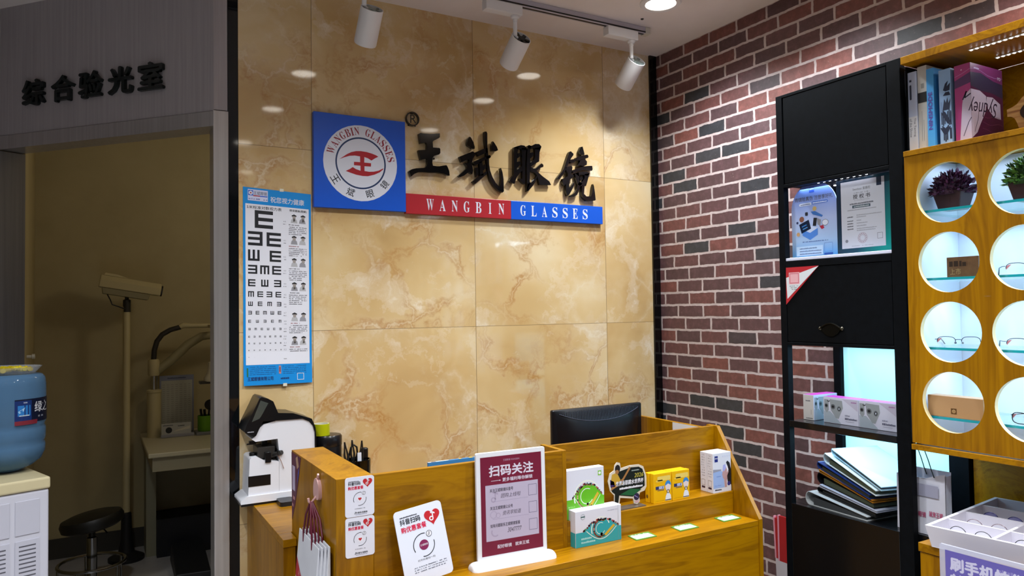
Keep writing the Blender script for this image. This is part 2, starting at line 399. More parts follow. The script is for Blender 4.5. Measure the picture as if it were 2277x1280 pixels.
# outlines of the cut-out characters traced from image pixels, 0.1 mm on the marble wall (x, z)
GLYPH = {
'wang':[[[-14237,24051],[-14147,24103],[-14035,24093],[-13719,24102],[-13491,24126],[-13193,24183],[-13191,24003],[-13265,23942],[-13518,23800],[-13553,23743],[-13540,23491],[-13316,23496],[-13224,23501],[-13179,23463],[-13177,23272],[-13228,23203],[-13481,23117],[-13562,23025],[-13587,22791],[-13555,22650],[-13373,22640],[-13235,22648],[-13027,22701],[-12876,22729],[-12819,22666],[-12740,22480],[-12713,22259],[-12801,22252],[-13032,22319],[-13376,22344],[-13741,22315],[-14011,22315],[-14279,22289],[-14480,22194],[-14625,22068],[-14732,22309],[-14588,22403],[-14389,22461],[-13964,22517],[-13884,22597],[-13838,22706],[-13841,22947],[-14161,22867],[-14268,23296],[-13864,23355],[-13838,23610],[-13882,23679],[-14164,23609]]],
'bin':[[[-11650,24192],[-11585,24153],[-11469,23964],[-11389,23731],[-11399,23636],[-11504,23626],[-11768,23761],[-11791,23852],[-11750,24056]],[[-12202,23188],[-11506,23505],[-11373,23438],[-11374,23330],[-11480,23187],[-11543,22994],[-11545,22833],[-11489,22598],[-11536,22420],[-11639,22452],[-11712,22513],[-11965,22320],[-12171,22225],[-12272,22283],[-12051,22472],[-11828,22663],[-11797,22772],[-11942,22919],[-11721,22912],[-11689,23088],[-11793,23079],[-12103,22932]],[[-11342,23481],[-10812,23733],[-10691,23718],[-10693,23528],[-10815,23489],[-11210,23291]],[[-10861,24512],[-10754,24529],[-10710,24447],[-10714,23770],[-10665,23395],[-10573,23417],[-10529,23340],[-10576,23268],[-10637,23235],[-10635,22965],[-10585,22671],[-10467,22382],[-10288,22097],[-10105,21934],[-10043,21979],[-9992,22255],[-10002,22582],[-10029,22825],[-9983,22835],[-9908,22644],[-9851,22293],[-9845,21720],[-9924,21646],[-10170,21752],[-10412,21953],[-10592,22210],[-10708,22580],[-10761,23062],[-10774,23250],[-10812,23706],[-10852,24108]],[[-11453,23029],[-10788,23330],[-10573,23403],[-10529,23326],[-10698,23243],[-10942,23100],[-11003,23054],[-11185,22944],[-11366,22849],[-11425,22870]],[[-11383,22727],[-11218,22767],[-11208,22433],[-11329,22302],[-11356,22528]],[[-11541,22073],[-11103,22414],[-10753,22630],[-10755,22482],[-11319,22022],[-11409,21949]],[[-11154,23028],[-11003,23068],[-10976,22882],[-10951,22534],[-10953,22399],[-11134,22385]],[[-10976,22882],[-10793,22978],[-10781,22790],[-10949,22641]],[[-10416,24098],[-10349,24050],[-10198,23847],[-10133,23689],[-10264,23622],[-10478,23629],[-10490,23846]]],
'yan':[[[-9240,23916],[-8988,24013],[-8991,23846],[-9041,23696],[-9057,23445],[-9085,23235],[-9096,22985],[-9092,22819],[-9031,22866],[-8813,23030],[-8805,22801],[-8939,22666],[-9086,22488],[-9172,22316],[-9234,22136],[-9317,22130],[-9528,22238],[-9467,22356],[-9274,22577]],[[-9240,23916],[-8843,24065],[-8651,24056],[-8520,23954],[-8533,23869],[-8582,23843],[-8799,23844],[-8894,23887],[-9015,23844]],[[-8810,23926],[-8520,23954],[-8585,23676],[-8619,23109],[-8648,22147],[-8756,22181],[-8909,22304],[-8992,22402],[-8788,22407],[-8791,22886]],[[-9066,23631],[-8898,23668],[-8864,23546],[-8998,23430],[-9070,23382]],[[-9085,23214],[-8905,23251],[-8872,23108],[-9005,22993],[-9090,22903]],[[-8469,24064],[-8383,24114],[-8274,24083],[-8315,23848],[-8329,23721],[-8313,23260],[-8356,22921],[-8367,22292],[-8319,22233],[-8394,22123],[-8545,21789],[-8534,23116]],[[-8396,24102],[-8237,24086],[-8015,24203],[-7793,24219],[-7671,24121],[-7672,24057],[-7773,23942],[-8020,23939],[-8068,23987],[-8313,23932],[-8459,23960]],[[-8043,24000],[-7672,24078],[-7775,23814],[-7809,23346],[-8033,23222],[-8280,23054],[-8353,23047],[-8350,23215],[-8252,23287],[-8078,23428],[-8038,23579]],[[-8329,23721],[-8170,23777],[-8122,23677],[-8173,23567],[-8334,23426]],[[-8557,21788],[-8502,22178],[-8319,22233],[-8046,22484],[-7945,22639],[-7934,22577],[-8049,22316],[-8200,22095],[-8448,21837]],[[-8305,23051],[-8184,22978],[-8037,22969],[-7662,23264],[-7564,23198],[-7566,23092],[-7740,23035],[-7977,22868],[-7624,22622],[-7229,22397],[-7120,22214],[-7805,22176],[-7875,22434],[-7945,22639],[-8065,22756],[-8357,22817]]],
'jing':[[[-5973,24000],[-5896,24040],[-5732,23921],[-5733,23858],[-5873,23693],[-6061,23374],[-6248,23031],[-6434,22740],[-6616,22551],[-6720,22530],[-6749,22603],[-6551,22831],[-6352,23072],[-6115,23671]],[[-5996,23581],[-5874,23617],[-5630,23664],[-5585,23605],[-5695,23481],[-5878,23427],[-5998,23505]],[[-6245,23182],[-5881,23288],[-5807,23218],[-5840,23064],[-5905,22869],[-5739,22819],[-5756,22717],[-5986,22573],[-6021,22344],[-6025,22167],[-5871,22279],[-5715,22480],[-5711,22366],[-5814,22132],[-6001,21842],[-6154,21719],[-6225,21927],[-6232,22354],[-6309,22248],[-6369,22244],[-6439,22464],[-6422,22578],[-6104,22740],[-6101,22892],[-6189,23010]],[[-5264,24321],[-5155,24345],[-5054,24022],[-5040,23934],[-5287,23924],[-5376,24094]],[[-5583,23732],[-5165,23897],[-4853,23959],[-4792,23892],[-4810,23801],[-5045,23716],[-5294,23618],[-5540,23596],[-5585,23643]],[[-5293,23643],[-5045,23716],[-4892,23602],[-4911,23421],[-5115,23327],[-5330,23360],[-5454,23298],[-5483,23372],[-5358,23510]],[[-5825,23065],[-5487,23194],[-5115,23327],[-4741,23384],[-4568,23399],[-4541,23221],[-4589,23140],[-4808,23148],[-5181,23130],[-5490,23042],[-5767,22931],[-5826,22989]],[[-5660,22927],[-5430,22996],[-5403,22795],[-5394,22490],[-5195,22429],[-5321,22318],[-5475,22307],[-5562,22529],[-5633,22777]],[[-5660,22927],[-5182,23054],[-4872,23066],[-4749,22973],[-4876,22861],[-5062,22872],[-5309,22878],[-5434,22792]],[[-5061,22923],[-4749,22999],[-4882,22579],[-4981,22317],[-5321,22292],[-5504,22356],[-5409,22489],[-5193,22531],[-5066,22719]],[[-5374,22721],[-5188,22798],[-5160,22660],[-5346,22570]],[[-5505,22305],[-5337,22291],[-5450,22030],[-5546,21821],[-5731,21720],[-5974,21705],[-5957,21756],[-5696,21912],[-5540,22125]],[[-5244,22323],[-5074,22310],[-5114,21900],[-4962,21782],[-4681,21800],[-4615,21958],[-4526,22451],[-4481,22352],[-4425,22047],[-4377,21639],[-4434,21597],[-4966,21552],[-5150,21668],[-5254,21840]]],
'emb':[[[-17935,22560],[-17767,22678],[-17592,22808],[-17393,22919],[-17181,22979],[-16969,22999],[-16707,22983],[-16468,22936],[-16275,22877],[-16173,22822],[-16325,22739],[-16489,22625],[-16650,22710],[-16811,22753],[-16819,22509],[-16508,22507],[-16515,22355],[-16808,22348],[-16810,22139],[-16595,22122],[-16379,22145],[-16173,22203],[-15946,22326],[-15953,22279],[-16112,22137],[-16356,22013],[-16657,21920],[-16895,21913],[-17190,21947],[-17424,22009],[-17650,22077],[-17481,22165],[-17334,22269],[-17188,22189],[-16988,22136],[-16992,22356],[-17281,22354],[-17279,22504],[-17003,22511],[-17006,22764],[-17242,22777],[-17476,22745],[-17709,22661]]],
}

# ------------------------------------------------------------------ the setting
S(B().box(-6, 0.1, -6, 2.85, -0.06, 0, FLOOR).build('floor'))
S(B().box(-6, 0.1, -6, 2.85, CEIL, CEIL+0.06, CEILING).build('ceiling'))
S(B().box(-2.2, 0.0, 0, 0.1, 0, CEIL, MARBLE).build('wall_back'))
S(B().box(0, 0.1, -6, 0.1, 0, CEIL, BRICK).build('wall_right'))
SHOPWALL = mottled('shop_wall_paint', '#7d7a78', '#878482', 2, 0.5)
S(B().box(-6, 0.1, -6.1, -6, 0, CEIL, SHOPWALL).build('wall_front'))
S(B().box(-6.1, -6, -6.1, 2.85, 0, CEIL, SHOPWALL).build('wall_left'))
hx, hy = -0.6697, 0.7426; nx, ny = 0.7426, 0.6697
AX, AY = -2.294, 0.0
def H(s, d=0.0): return (AX+hx*s+nx*d, AY+hy*s+ny*d)       # along the slanted steel wall, d behind its face
b = B(); b.prism([H(0), H(1.17), H(1.17, 0.1), H(0, 0.1)], 'z', 2.411, CEIL, STEEL)
b.box(-2.294, -2.242, 0.0, 0.06, 2.416, CEIL, STEEL)
S(b.build('wall_doorhead'))
b = B(); b.prism([H(-0.004, -0.004), H(1.17, -0.004), H(1.17, 0.1), H(-0.004, 0.1)], 'z', 2.349, 2.409, CHROME)
b.box(-2.296, -2.239, -0.005, 0.1, 0, 2.413, CHROME)
S(b.build('trim_1', bevel=0.002))
S(B().box(-2.239, -2.2, 0.006, 0.09, 0, CEIL, DARKGLASS).build('trim_2'))
S(B().box(-0.046, 0.0, -0.012, 0, 0, CEIL, BLACKGLOSS).build('trim_3'))
# steel-clad side panel left of the doorway, then the walls of the examination room behind it
PANELSTEEL = brushed('blue_grey_steel_panel', '#6f7480', '#80858f', 0.36, 0.85, (60, 60, 1.0))
b = B(); b.prism([(-2.982, 0.917), (-3.95, 0.385), (-3.97, 0.42), (-3.0, 0.952)], 'z', 0, 2.345, PANELSTEEL)
S(b.build('door_1'))
b = B(); b.prism([(-3.075, 0.866), (-3.95, 0.385), (-3.97, 0.42), (-3.09, 0.95)], 'z', 2.349, CEIL, STEEL)
b.prism([(-3.95, 0.385), (-6, 0.385), (-6, 0.45), (-3.97, 0.45)], 'z', 0, CEIL, SHOPWALL)
S(b.build('wall_panel'))
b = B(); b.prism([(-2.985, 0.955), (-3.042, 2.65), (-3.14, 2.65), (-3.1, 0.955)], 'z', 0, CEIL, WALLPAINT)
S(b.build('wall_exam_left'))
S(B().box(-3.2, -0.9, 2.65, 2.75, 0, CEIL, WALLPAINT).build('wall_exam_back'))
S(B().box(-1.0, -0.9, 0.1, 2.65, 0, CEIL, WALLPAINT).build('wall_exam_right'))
S(B().box(-3.04, -1.0, 2.636, 2.65, 0, 0.13, M('#3a3833', 0.5)).build('baseboard_exam_back'))
o = B().lathe([(0.008, 0), (0.008, 0.02), (0.013, 0.022), (0.013, 0.034), (0, 0.036)], M('#bfb9a8', 0.4), 14, (-2.992, 1.2, 1.403), (1, 0, 0)).build('door_stop')
tag(o, 'small pale round door stop on the left wall inside the dim doorway', 'door stop')

# ------------------------------------------------------------------ ceiling lamps
LAMPGLOW = M('#fff8ec', 0.5, emit=9.0)
def downlight(label):
    t = T('downlight', label, 'ceiling light', (0, 0, CEIL))
    B().lathe([(0.066, -0.001), (0.07, -0.010), (0.088, -0.012), (0.094, -0.006), (0.094, 0.0)], WHITE, 40, (0, 0, 0)).build('trim_ring', t, local=True)
    B().lathe([(0.0001, -0.004), (0.066, -0.004), (0.066, -0.002)], LAMPGLOW, 36).build('diffuser', t, local=True)
    return t
first = None
DL_LABEL = {2: 'round recessed downlight near the brick wall, cut by the top photo edge',
            0: 'round recessed downlight in the ceiling mirrored near the top left of the marble wall',
            1: 'round recessed downlight in the ceiling mirrored just above the eye chart',
            3: 'round recessed downlight in the ceiling mirrored above the black lettering',
            4: 'round recessed downlight in the ceiling mirrored on the first large black character'}
for i, (x, y) in enumerate(DOWNLIGHTS):
    lb = DL_LABEL.get(i, 'round recessed downlight added out of view to fill the shop with light')
    if first is None: first = downlight(lb); first.location = (x, y, CEIL); o = first
    else: o = dup(first, (x, y, CEIL), label=lb)
    o['group'] = 'recessed ceiling downlights'
b = B().lathe([(0.0001, -0.004), (0.006, -0.004), (0.008, 0)], BLACK, 12, (-0.415, -0.394, CEIL))
tag(origin(b.build('ceiling_plug'), (-0.415, -0.394, CEIL)), 'tiny black plug in the white ceiling beside the recessed downlight', 'plug')

# light track and its three spot lamps
t = T('light_track', 'white ceiling track with a dark slot carrying three spot lamps', 'light track', (-1.3, -0.305, CEIL))
b = B(); b.box(-2.2, -0.305, -0.322, -0.288, 2.958, CEIL, M('#b5b1bd', 0.35)); b.build('rail', t, bevel=0.002)
b = B(); b.box(-2.19, -0.33, -0.3235, -0.3215, 2.96, 2.966, BLACK); b.box(-2.19, -0.33, -0.311, -0.299, 2.9572, 2.9585, BLACK); b.build('slot', t)
b = B(); b.box(-0.335, -0.304, -0.325, -0.285, 2.955, CEIL, M('#c7c4b8', 0.4)); b.build('end_cap', t, bevel=0.002)
def spot(px, label, d, fins):
    d = Vector(d).normalized(); base = Vector((px, -0.305, 2.958))
    t = T('track_spotlight', label, 'spot lamp', base, group='white spot lamps on the ceiling track')
    b = B(); b.box(px-0.155, px+0.028, -0.327, -0.283, 2.912, 2.957, WHITE); b.build('adapter', t, bevel=0.003)
    b = B(); b.lathe([(0.019, 2.911), (0.019, 2.903), (0.016, 2.899), (0.011, 2.897), (0.011, 2.885), (0.0095, 2.883), (0.0095, 2.825), (0.006, 2.822)], WHITE, 20, (px, -0.305, 0)); b.build('stem', t)
    T0 = Vector((px+0.034, -0.303, 2.822)); q = d.to_track_quat('Z', 'Y'); L = 0.15; R = 0.046
    b = B(); prof = [(R-0.004, 0.012), (R-0.003, 0.0), (R, 0.001), (R, L-0.006), (R-0.002, L), (R-0.006, L), (R-0.007, L-0.01), (0.0001, L-0.012)]
    b.lathe(prof, WHITE, 40, T0, d); b.build('body', t, smooth_angle=30)
    hs = M('#8e9a96', 0.35, 0.6) if fins == 'bright' else M('#1b2022', 0.4, 0.3)
    b = B(); b.lathe([(0.0001, 0.016), (R-0.0035, 0.016)], M('#0a0b0c', 0.6), 32, T0, d)
    b.lathe([(0.0001, 0.002), (0.016, 0.002), (0.018, 0.006), (0.018, 0.016)], hs, 24, T0, d)
    for k in range(6):
        a = 2*PI*k/6+0.3; e1 = q @ Vector((math.cos(a), math.sin(a), 0)); e2 = q @ Vector((-math.sin(a), math.cos(a), 0))
        p = [T0+e1*r_+e2*w_+d*h_ for h_ in (0.016, 0.003) for r_, w_ in ((0.016, -0.006), (R-0.004, -0.008), (R-0.004, 0.008), (0.016, 0.006))]
        b.hexa(p, hs)
    b.build('heat_sink', t)
    b = B(); b.cyl((px, -0.305, 2.826), T0+d*0.02, 0.006, WHITE, 12); b.build('pivot_arm', t)
spot(-1.77, 'leftmost white spot lamp on the track, its top cut by the photo edge', (0.0, 0.62, -0.78), 'bright')
spot(-1.072, 'middle white spot lamp on the track, dark inside its open top', (-0.02, 0.79, -0.61), 'dark')
spot(-0.412, 'white spot lamp at the track end nearest the brick wall', (0.02, 0.77, -0.64), 'bright')

# ------------------------------------------------------------------ the shop sign on the marble
BLUE = mottled('sign_blue', '#0d52c4', '#0f56ca', 3, 0.3); RED = M('#a81f2a', 0.35); SWHITE = M('#d5d8e4', 0.45); NAVY = M('#16305c', 0.45); WINE = M('#8a1a30', 0.45)
t = T('shop_sign', 'blue square sign with round emblem joined to a red and blue name strip on marble', 'sign', (-1.15, -0.012, 2.039))
b = B(); b.box(-1.902, -1.4895, -0.024, 0, 2.045, 2.4515, BLUE); lp = b.build('emblem_board', t, bevel=0.0015)
EC = (-1.6965, 2.2465)
d = D((0, -0.024, 0), UY, UZ); d.disc(*EC, 0.166, SWHITE); d.build('emblem_disc', lp)
d = D((0, -0.024, 0), UY, UZ); d.up(2); d.ring(*EC, 0.1065, 0.1135, NAVY, n=64); d.build('emblem_ring', lp)
d = D((0, -0.024, 0), UY, UZ); d.up(3)
for p in GLYPH['emb']: d.poly([(x/1e4, z/1e4) for x, z in p], RED)
d.build('emblem_symbol', lp)
d = D((0, -0.024, 0), UY, UZ); d.up(2)
word = 'WANGBIN GLASSES'; a0, a1 = 168.0, 6.0
wd = [1.25 if ch == 'W' else 0.55 if ch in 'I' else 0.8 if ch == ' ' else 0.9 for ch in word]
tot = sum(wd); acc = 0
for ch, w_ in zip(word, wd):
    a = math.radians(a0+(a1-a0)*(acc+w_/2)/tot); acc += w_
    if ch == ' ': continue
    d.text(serif(ch), EC[0]+0.123*math.cos(a), EC[1]+0.123*math.sin(a), 0.0335, WINE, w=0.0235*w_, bold=-0.012, rot=a-PI/2)
d.build('emblem_roman_letters', lp)
d = D((0, -0.024, 0), UY, UZ); d.up(2)
for ch, deg in (('王', 214), ('斌', 250), ('眼', 287), ('镜', 321)):
    a = math.radians(deg); d.text(ch, EC[0]+0.154*math.cos(a), EC[1]+0.154*math.sin(a), 0.034, M('#101620', 0.5), bold=0.01, rot=a+PI/2)
d.build('emblem_chinese_characters', lp)
b = B(); b.box(-1.4893, -0.9462, -0.024, 0, 2.0385, 2.1295, RED); rp = b.build('red_strip', t, bevel=0.0015)
b = B(); b.box(-0.946, -0.395, -0.024, 0, 2.0385, 2.1295, BLUE); bp = b.build('blue_strip', t, bevel=0.0015)
for par, word, x0, x1 in ((rp, 'WANGBIN', -1.372, -1.0), (bp, 'GLASSES', -0.878, -0.507)):
    d = D((0, -0.024, 0), UY, UZ)
    for i, ch in enumerate(word):
        d.text(serif(ch), x0+(x1-x0)*i/6, 2.0585, 0.052, SWHITE, w=0.036 if ch == 'W' else 0.015 if ch == 'I' else 0.031, bold=-0.03)
    d.build('name_print', par)
CUT = M('#07080a', 0.12); 
def cutout(name, key, label, thick=0.018):
    pp = GLYPH[key]; b = B()
    for p in pp: b.prism([(x/1e4, z/1e4) for x, z in p], 'y', -0.024, -0.024+thick, CUT)
    xs = [x/1e4 for p in pp for x, z in p]; zs = [z/1e4 for p in pp for x, z in p]
    for px_, pz_ in ((0.35, 0.45), (0.65, 0.45)):
        x_, z_ = min(xs)+(max(xs)-min(xs))*px_, min(zs)+(max(zs)-min(zs))*pz_
        b.cyl((x_, -0.006, z_), (x_, 0, z_), 0.004, CUT, 8)
    o = b.build(name); origin(o, (sum(xs)/len(xs), -0.015, min(zs)))
    return tag(o, label, 'sign character', 'black cut-out shop name characters on the marble')
cutout('sign_character', 'wang', 'first black cut-out character, three bars on a stem, right of the blue emblem board')
cutout('sign_character', 'bin', 'second black cut-out character with long hooked stroke above the red strip')
cutout('sign_character', 'yan', 'third black cut-out character with two tall boxed halves above the blue strip')
cutout('sign_character', 'jing', 'fourth black cut-out character, last before the brick wall')
b = B(); RC = (-1.449, 2.4725)
for i in range(40):
    a, c = 2*PI*i/40, 2*PI*(i+1)/40
    b.prism([(RC[0]+r*math.cos(q), RC[1]+r*math.sin(q)) for r, q in ((0.0275, a), (0.0325, a), (0.0325, c), (0.0275, c))], 'y', -0.016, -0.002, CUT)
vs, fs = text_mesh('R')
b.add([(RC[0]+(x-0.3)*0.056, -0.016, RC[1]+(z-0.345)*0.056) for x, z in vs], fs, CUT)
for i in range(2): b.box(RC[0]-0.02, RC[0]+0.02, -0.003, 0, RC[1]-0.0305+i*0.056, RC[1]-0.0275+i*0.056, CUT)
tag(origin(b.build('registered_mark'), (RC[0], -0.008, 2.44)), 'small black ring with the letter R above the first black character', 'sign character')
# characters on the steel head of the doorway
CUT2 = M('#0b1414', 0.1)
for ch, s_, lb in (('综', 0.952, 'leftmost'), ('合', 0.782, 'second'), ('验', 0.628, 'middle'), ('光', 0.465, 'fourth'), ('室', 0.305, 'rightmost')):
    vs, fs = text_mesh(ch)
    x0, x1 = min(p[0] for p in vs), max(p[0] for p in vs); y0, y1 = min(p[1] for p in vs), max(p[1] for p in vs)
    def P(x, y, dep):
        u = (x-x0)/(x1-x0)-0.5; v = (y-y0)/(y1-y0); q = H(s_-u*0.124, -dep); return (q[0], q[1], 2.528+v*0.11)
    b = B(); n = len(vs)
    edges = {}
    for f in fs:
        for i in range(len(f)):
            e = (f[i], f[(i+1) % len(f)]); edges[e] = 1
    side = [e for e in edges if (e[1], e[0]) not in edges]
    pts = [P(x, y, 0.016) for x, y in vs]+[P(x, y, 0.0) for x, y in vs]
    b.add(pts, fs+[(j, i, n+i, n+j) for i, j in side], CUT2)
    for k, (du, dv) in enumerate(((0.022, 0), (-0.022, 0), (0, 0.022), (0, -0.022))):      # bold strokes
        pts = [P(x+du, y+dv, 0.0158-0.0001*k) for x, y in vs]+[P(x+du, y+dv, 0.0) for x, y in vs]; b.add(pts, fs+[(j, i, n+i, n+j) for i, j in side], CUT2)
    o = b.build('door_character'); q = H(s_); origin(o, (q[0], q[1], 2.528))
    tag(o, lb+' of the five dark green-black characters on the grey steel over the doorway', 'sign character', 'dark cut-out characters over the doorway')

# ------------------------------------------------------------------ the eye chart
CY = M('#1488d4', 0.35); CW = M('#dcdde6', 0.45); CK = M('#14161c', 0.5); CG = M('#6f7078', 0.6)
t = T('eye_chart', 'tall blue-bordered eye chart with rows of black E shapes taped to the marble', 'eye chart', (-2.045, 0, 1.309))
nU, nV = 8, 24; b = B(); vs = []
def CP(u, v, h=0.0):
    """sheet coordinates 0..1; the sheet hangs a little askew and curls off the wall at its lower edge"""
    x = -2.1848+0.2745*u+0.0006*v; z0, z1 = 1.3085-0.0015*u, 2.1140-0.0145*u
    curl = 0.010*max(0, 0.16-v)/0.16*(0.4+0.6*abs(math.sin(2.3*u+0.6)))+0.002*math.sin(6*v)*0.3
    return Vector((x, -0.0022-curl-h, z0+(z1-z0)*v))
vs = [CP(i/nU, j/nV) for j in range(nV+1) for i in range(nU+1)]
b.add(vs, [(j*(nU+1)+i, j*(nU+1)+i+1, (j+1)*(nU+1)+i+1, (j+1)*(nU+1)+i) for j in range(nV) for i in range(nU)], CY, True)
sheet = b.build('sheet', t)
CW_, CH_ = 0.2745, 0.80                     # metres per unit, for drawing in sheet metres
fn = lambda u, v, h: CP(u/CW_, v/CH_, h)
d = D((0, 0, 0), UY, UZ, fn=fn)
gv = [0.082]+[0.8*j/24 for j in range(3, 22)]+[0.714+0.020]; gu = [0.0095]+[0.2745*i/8 for i in range(1, 8)]+[0.265]
for v0, v1 in zip(gv, gv[1:]):
    for u0, u1 in zip(gu, gu[1:]): d.rect(u0, u1, v0, v1, CW)
d.build('white_field', t)
d = D((0, 0, 0), UY, UZ, fn=fn); d.up(2)
def opt(u, v, s, dr):
    k = s/5; R = []
    R.append((0, s, 0, k)) if dr in 'ud' else None
    bars = {'r': [(0, k, 0, s)]+[(0, s, 2*i*k, 2*i*k+k) for i in range(3)], 'l': [(s-k, s, 0, s)]+[(0, s, 2*i*k, 2*i*k+k) for i in range(3)],
            'u': [(0, s, 0, k)]+[(2*i*k, 2*i*k+k, 0, s) for i in range(3)], 'd': [(0, s, s-k, s)]+[(2*i*k, 2*i*k+k, 0, s) for i in range(3)]}[dr]
    for a, b_, c, e in bars: d.rect(u-s/2+a, u-s/2+b_, v-s/2+c, v-s/2+e, CK)
rows = [('r', 0.0725, 0.6736), ('lr', 0.0575, 0.594), ('ur', 0.0455, 0.5255), ('ldr', 0.036, 0.468), ('rul', 0.0287, 0.4135), ('drlr', 0.0228, 0.368), ('urdl', 0.018, 0.3287),
        ('lrdur', 0.0144, 0.2925), ('rulrd', 0.0113, 0.258), ('ldrurl', 0.009, 0.2266), ('rldurdl', 0.0072, 0.1957), ('dulrudr', 0.0057, 0.1686), ('urldrul', 0.0045, 0.141), ('lurdlru', 0.0036, 0.114)]
for i, (dirs, s_, v) in enumerate(rows):
    n = len(dirs)
    for k, dr in enumerate(dirs):
        if n == 1: u = 0.082
        else: u = 0.019+s_/2+(0.150-0.019-s_)*k/(n-1)
        opt(u, v, s_, dr)
d.build('optotype_print', t)
d = D((0, 0, 0), UY, UZ, fn=fn); d.up(2)
for i, (dirs, s_, v) in enumerate(rows):
    d.text('%.1f' % (4.0+0.1*i), 0.165, v-0.003, 0.006, CG); d.scribble(0.159, 0.171, v-0.0125, 0.0035, CG, i)
d.text('5米标准对数视力表', 0.084, 0.714, 0.0135, CK, w=0.138, bold=0.012)
d.text('眼保健操(图解)', 0.221, 0.716, 0.011, CK, w=0.07, bold=0.02)
d.text('祝您视力健康', 0.177, 0.7475, 0.024, SWHITE, w=0.138, bold=0.012)
d.build('heading_print', t)
d = D((0, 0, 0), UY, UZ, fn=fn); d.up(2); d.rect(0.019, 0.098, 0.7475, 0.793, M('#c6cbe6', 0.5)); d.up()
d.rect(0.021, 0.040, 0.768, 0.789, BLUE); d.rect(0.040, 0.067, 0.766, 0.770, RED); d.rect(0.067, 0.096, 0.766, 0.770, BLUE); d.up(); d.disc(0.0305, 0.7785, 0.008, SWHITE); d.up(); d.disc(0.0305, 0.7785, 0.003, RED)
d.text('王斌眼镜', 0.068, 0.772, 0.015, CK, w=0.052); d.scribble(0.022, 0.096, 0.752, 0.006, M('#6a76ac', 0.5), 3); d.build('shop_badge', t)
d = D((0, 0, 0), UY, UZ, fn=fn); d.up(2); rr = random.Random(5); ph = [0.677, 0.5755, 0.473, 0.352, 0.205, 0.0995]; ph = [0.672, 0.566, 0.458, 0.342, 0.200, 0.088]
ph = [0.664, 0.560, 0.455, 0.340, 0.197, 0.090]; ph = [0.674, 0.584, 0.490, 0.389, 0.262, 0.163]
for k, v in enumerate(ph):
    for m in range(2):
        u = 0.204+m*0.034; gc = M('#8f8f96', 0.6) if (k+m) % 2 else M('#b0b0b4', 0.6)
        d.poly([(u-0.014, v-0.004), (u+0.014, v-0.004), (u+0.011, v+0.010), (u+0.005, v+0.016), (u-0.005, v+0.016), (u-0.011, v+0.010)], gc)
    d.up()
    for m in range(2):
        u = 0.204+m*0.034+(0.003 if m else 0)
        d.poly(circ(u, v+0.020, 0.0068, 14, 0.0085), M('#9a938e', 0.6)); d.up()
        d.poly([(u-0.009, v+0.022), (u-0.010, v+0.028), (u, v+0.033), (u+0.010, v+0.028), (u+0.009, v+0.022), (u+0.005, v+0.025), (u-0.005, v+0.025)], M('#1d1d20', 0.6)); d.up(-1)
        if k in (0, 3, 5): d.poly([(u-0.004, v+0.002), (u+0.005, v+0.004), (u+0.003, v+0.018), (u-0.003, v+0.017)], M('#4d4845', 0.6))
    d.up(-1)
d.build('picture_print', t)
d = D((0, 0, 0), UY, UZ, fn=fn); d.up(2)
for k, v in enumerate(ph):
    d.scribble(0.182, 0.225, v-0.014, 0.004, M('#8a4a4a' if k in (1, 4, 5) else '#3c3c42', 0.6), 20+k)
    for j in range(6 if k in (2, 3) else 5): d.scribble(0.182, 0.256 if j < 4 else 0.235, v-0.0235-j*0.0075, 0.004, M('#55555c', 0.6), 40+k*7+j)
d.build('text_print', t)
d = D((0, 0, 0), UY, UZ, fn=fn); d.up(2)
d.rect(0.012, 0.018, 0.035, 0.07, M('#1f6a56', 0.5)); d.rect(0.138, 0.147, 0.043, 0.076, M('#b07c80', 0.5)); d.up(); d.rect(0.1405, 0.1445, 0.05, 0.07, M('#6a3038', 0.5))
for j in range(5):
    d.scribble(0.024, 0.128, 0.072-j*0.0075, 0.0032, M('#0f5c9c', 0.5), 70+j); d.scribble(0.153, 0.25, 0.072-j*0.0075, 0.0032, M('#0f5c9c', 0.5), 80+j)
d.text('王斌眼镜有限公司', 0.065, 0.018, 0.016, M('#0c2f66', 0.5), w=0.1, bold=0.02); d.scribble(0.145, 0.18, 0.02, 0.008, M('#0c2f66', 0.5), 9, 1.0)
d.frame(0.212, 0.240, 0.014, 0.042, 0.002, SWHITE)
d.build('footer_print', t)
b = B()
for u, v in ((0.56, 1.004), (0.59, -0.004)): 
    p = CP(u, v); b.box(p.x-0.008, p.x+0.008, p.y-0.0008, 0, p.z-0.006, p.z+0.006, M('#d9d6c4', 0.3))
b.build('tape', t)

# small ceiling lamp inside the examination room, out of sight to the right of the doorway
t = T('exam_lamp', 'small round ceiling lamp inside the examination room, hidden by the marble wall', 'ceiling light', (-1.3, 1.1, CEIL))
B().lathe([(0.02, -0.02), (0.12, -0.03), (0.13, -0.012), (0.13, 0)], WHITE, 32, (-1.3, 1.1, CEIL)).build('shade', t)
l = bpy.data.lights.new('exam_lamp_light', 'POINT'); l.energy = 9.0; l.color = (1.0, 0.9, 0.7); l.shadow_soft_size = 0.12
o = bpy.data.objects.new('exam_lamp_light', l); o.location = (-1.3, 1.1, 2.5); COL.objects.link(o)

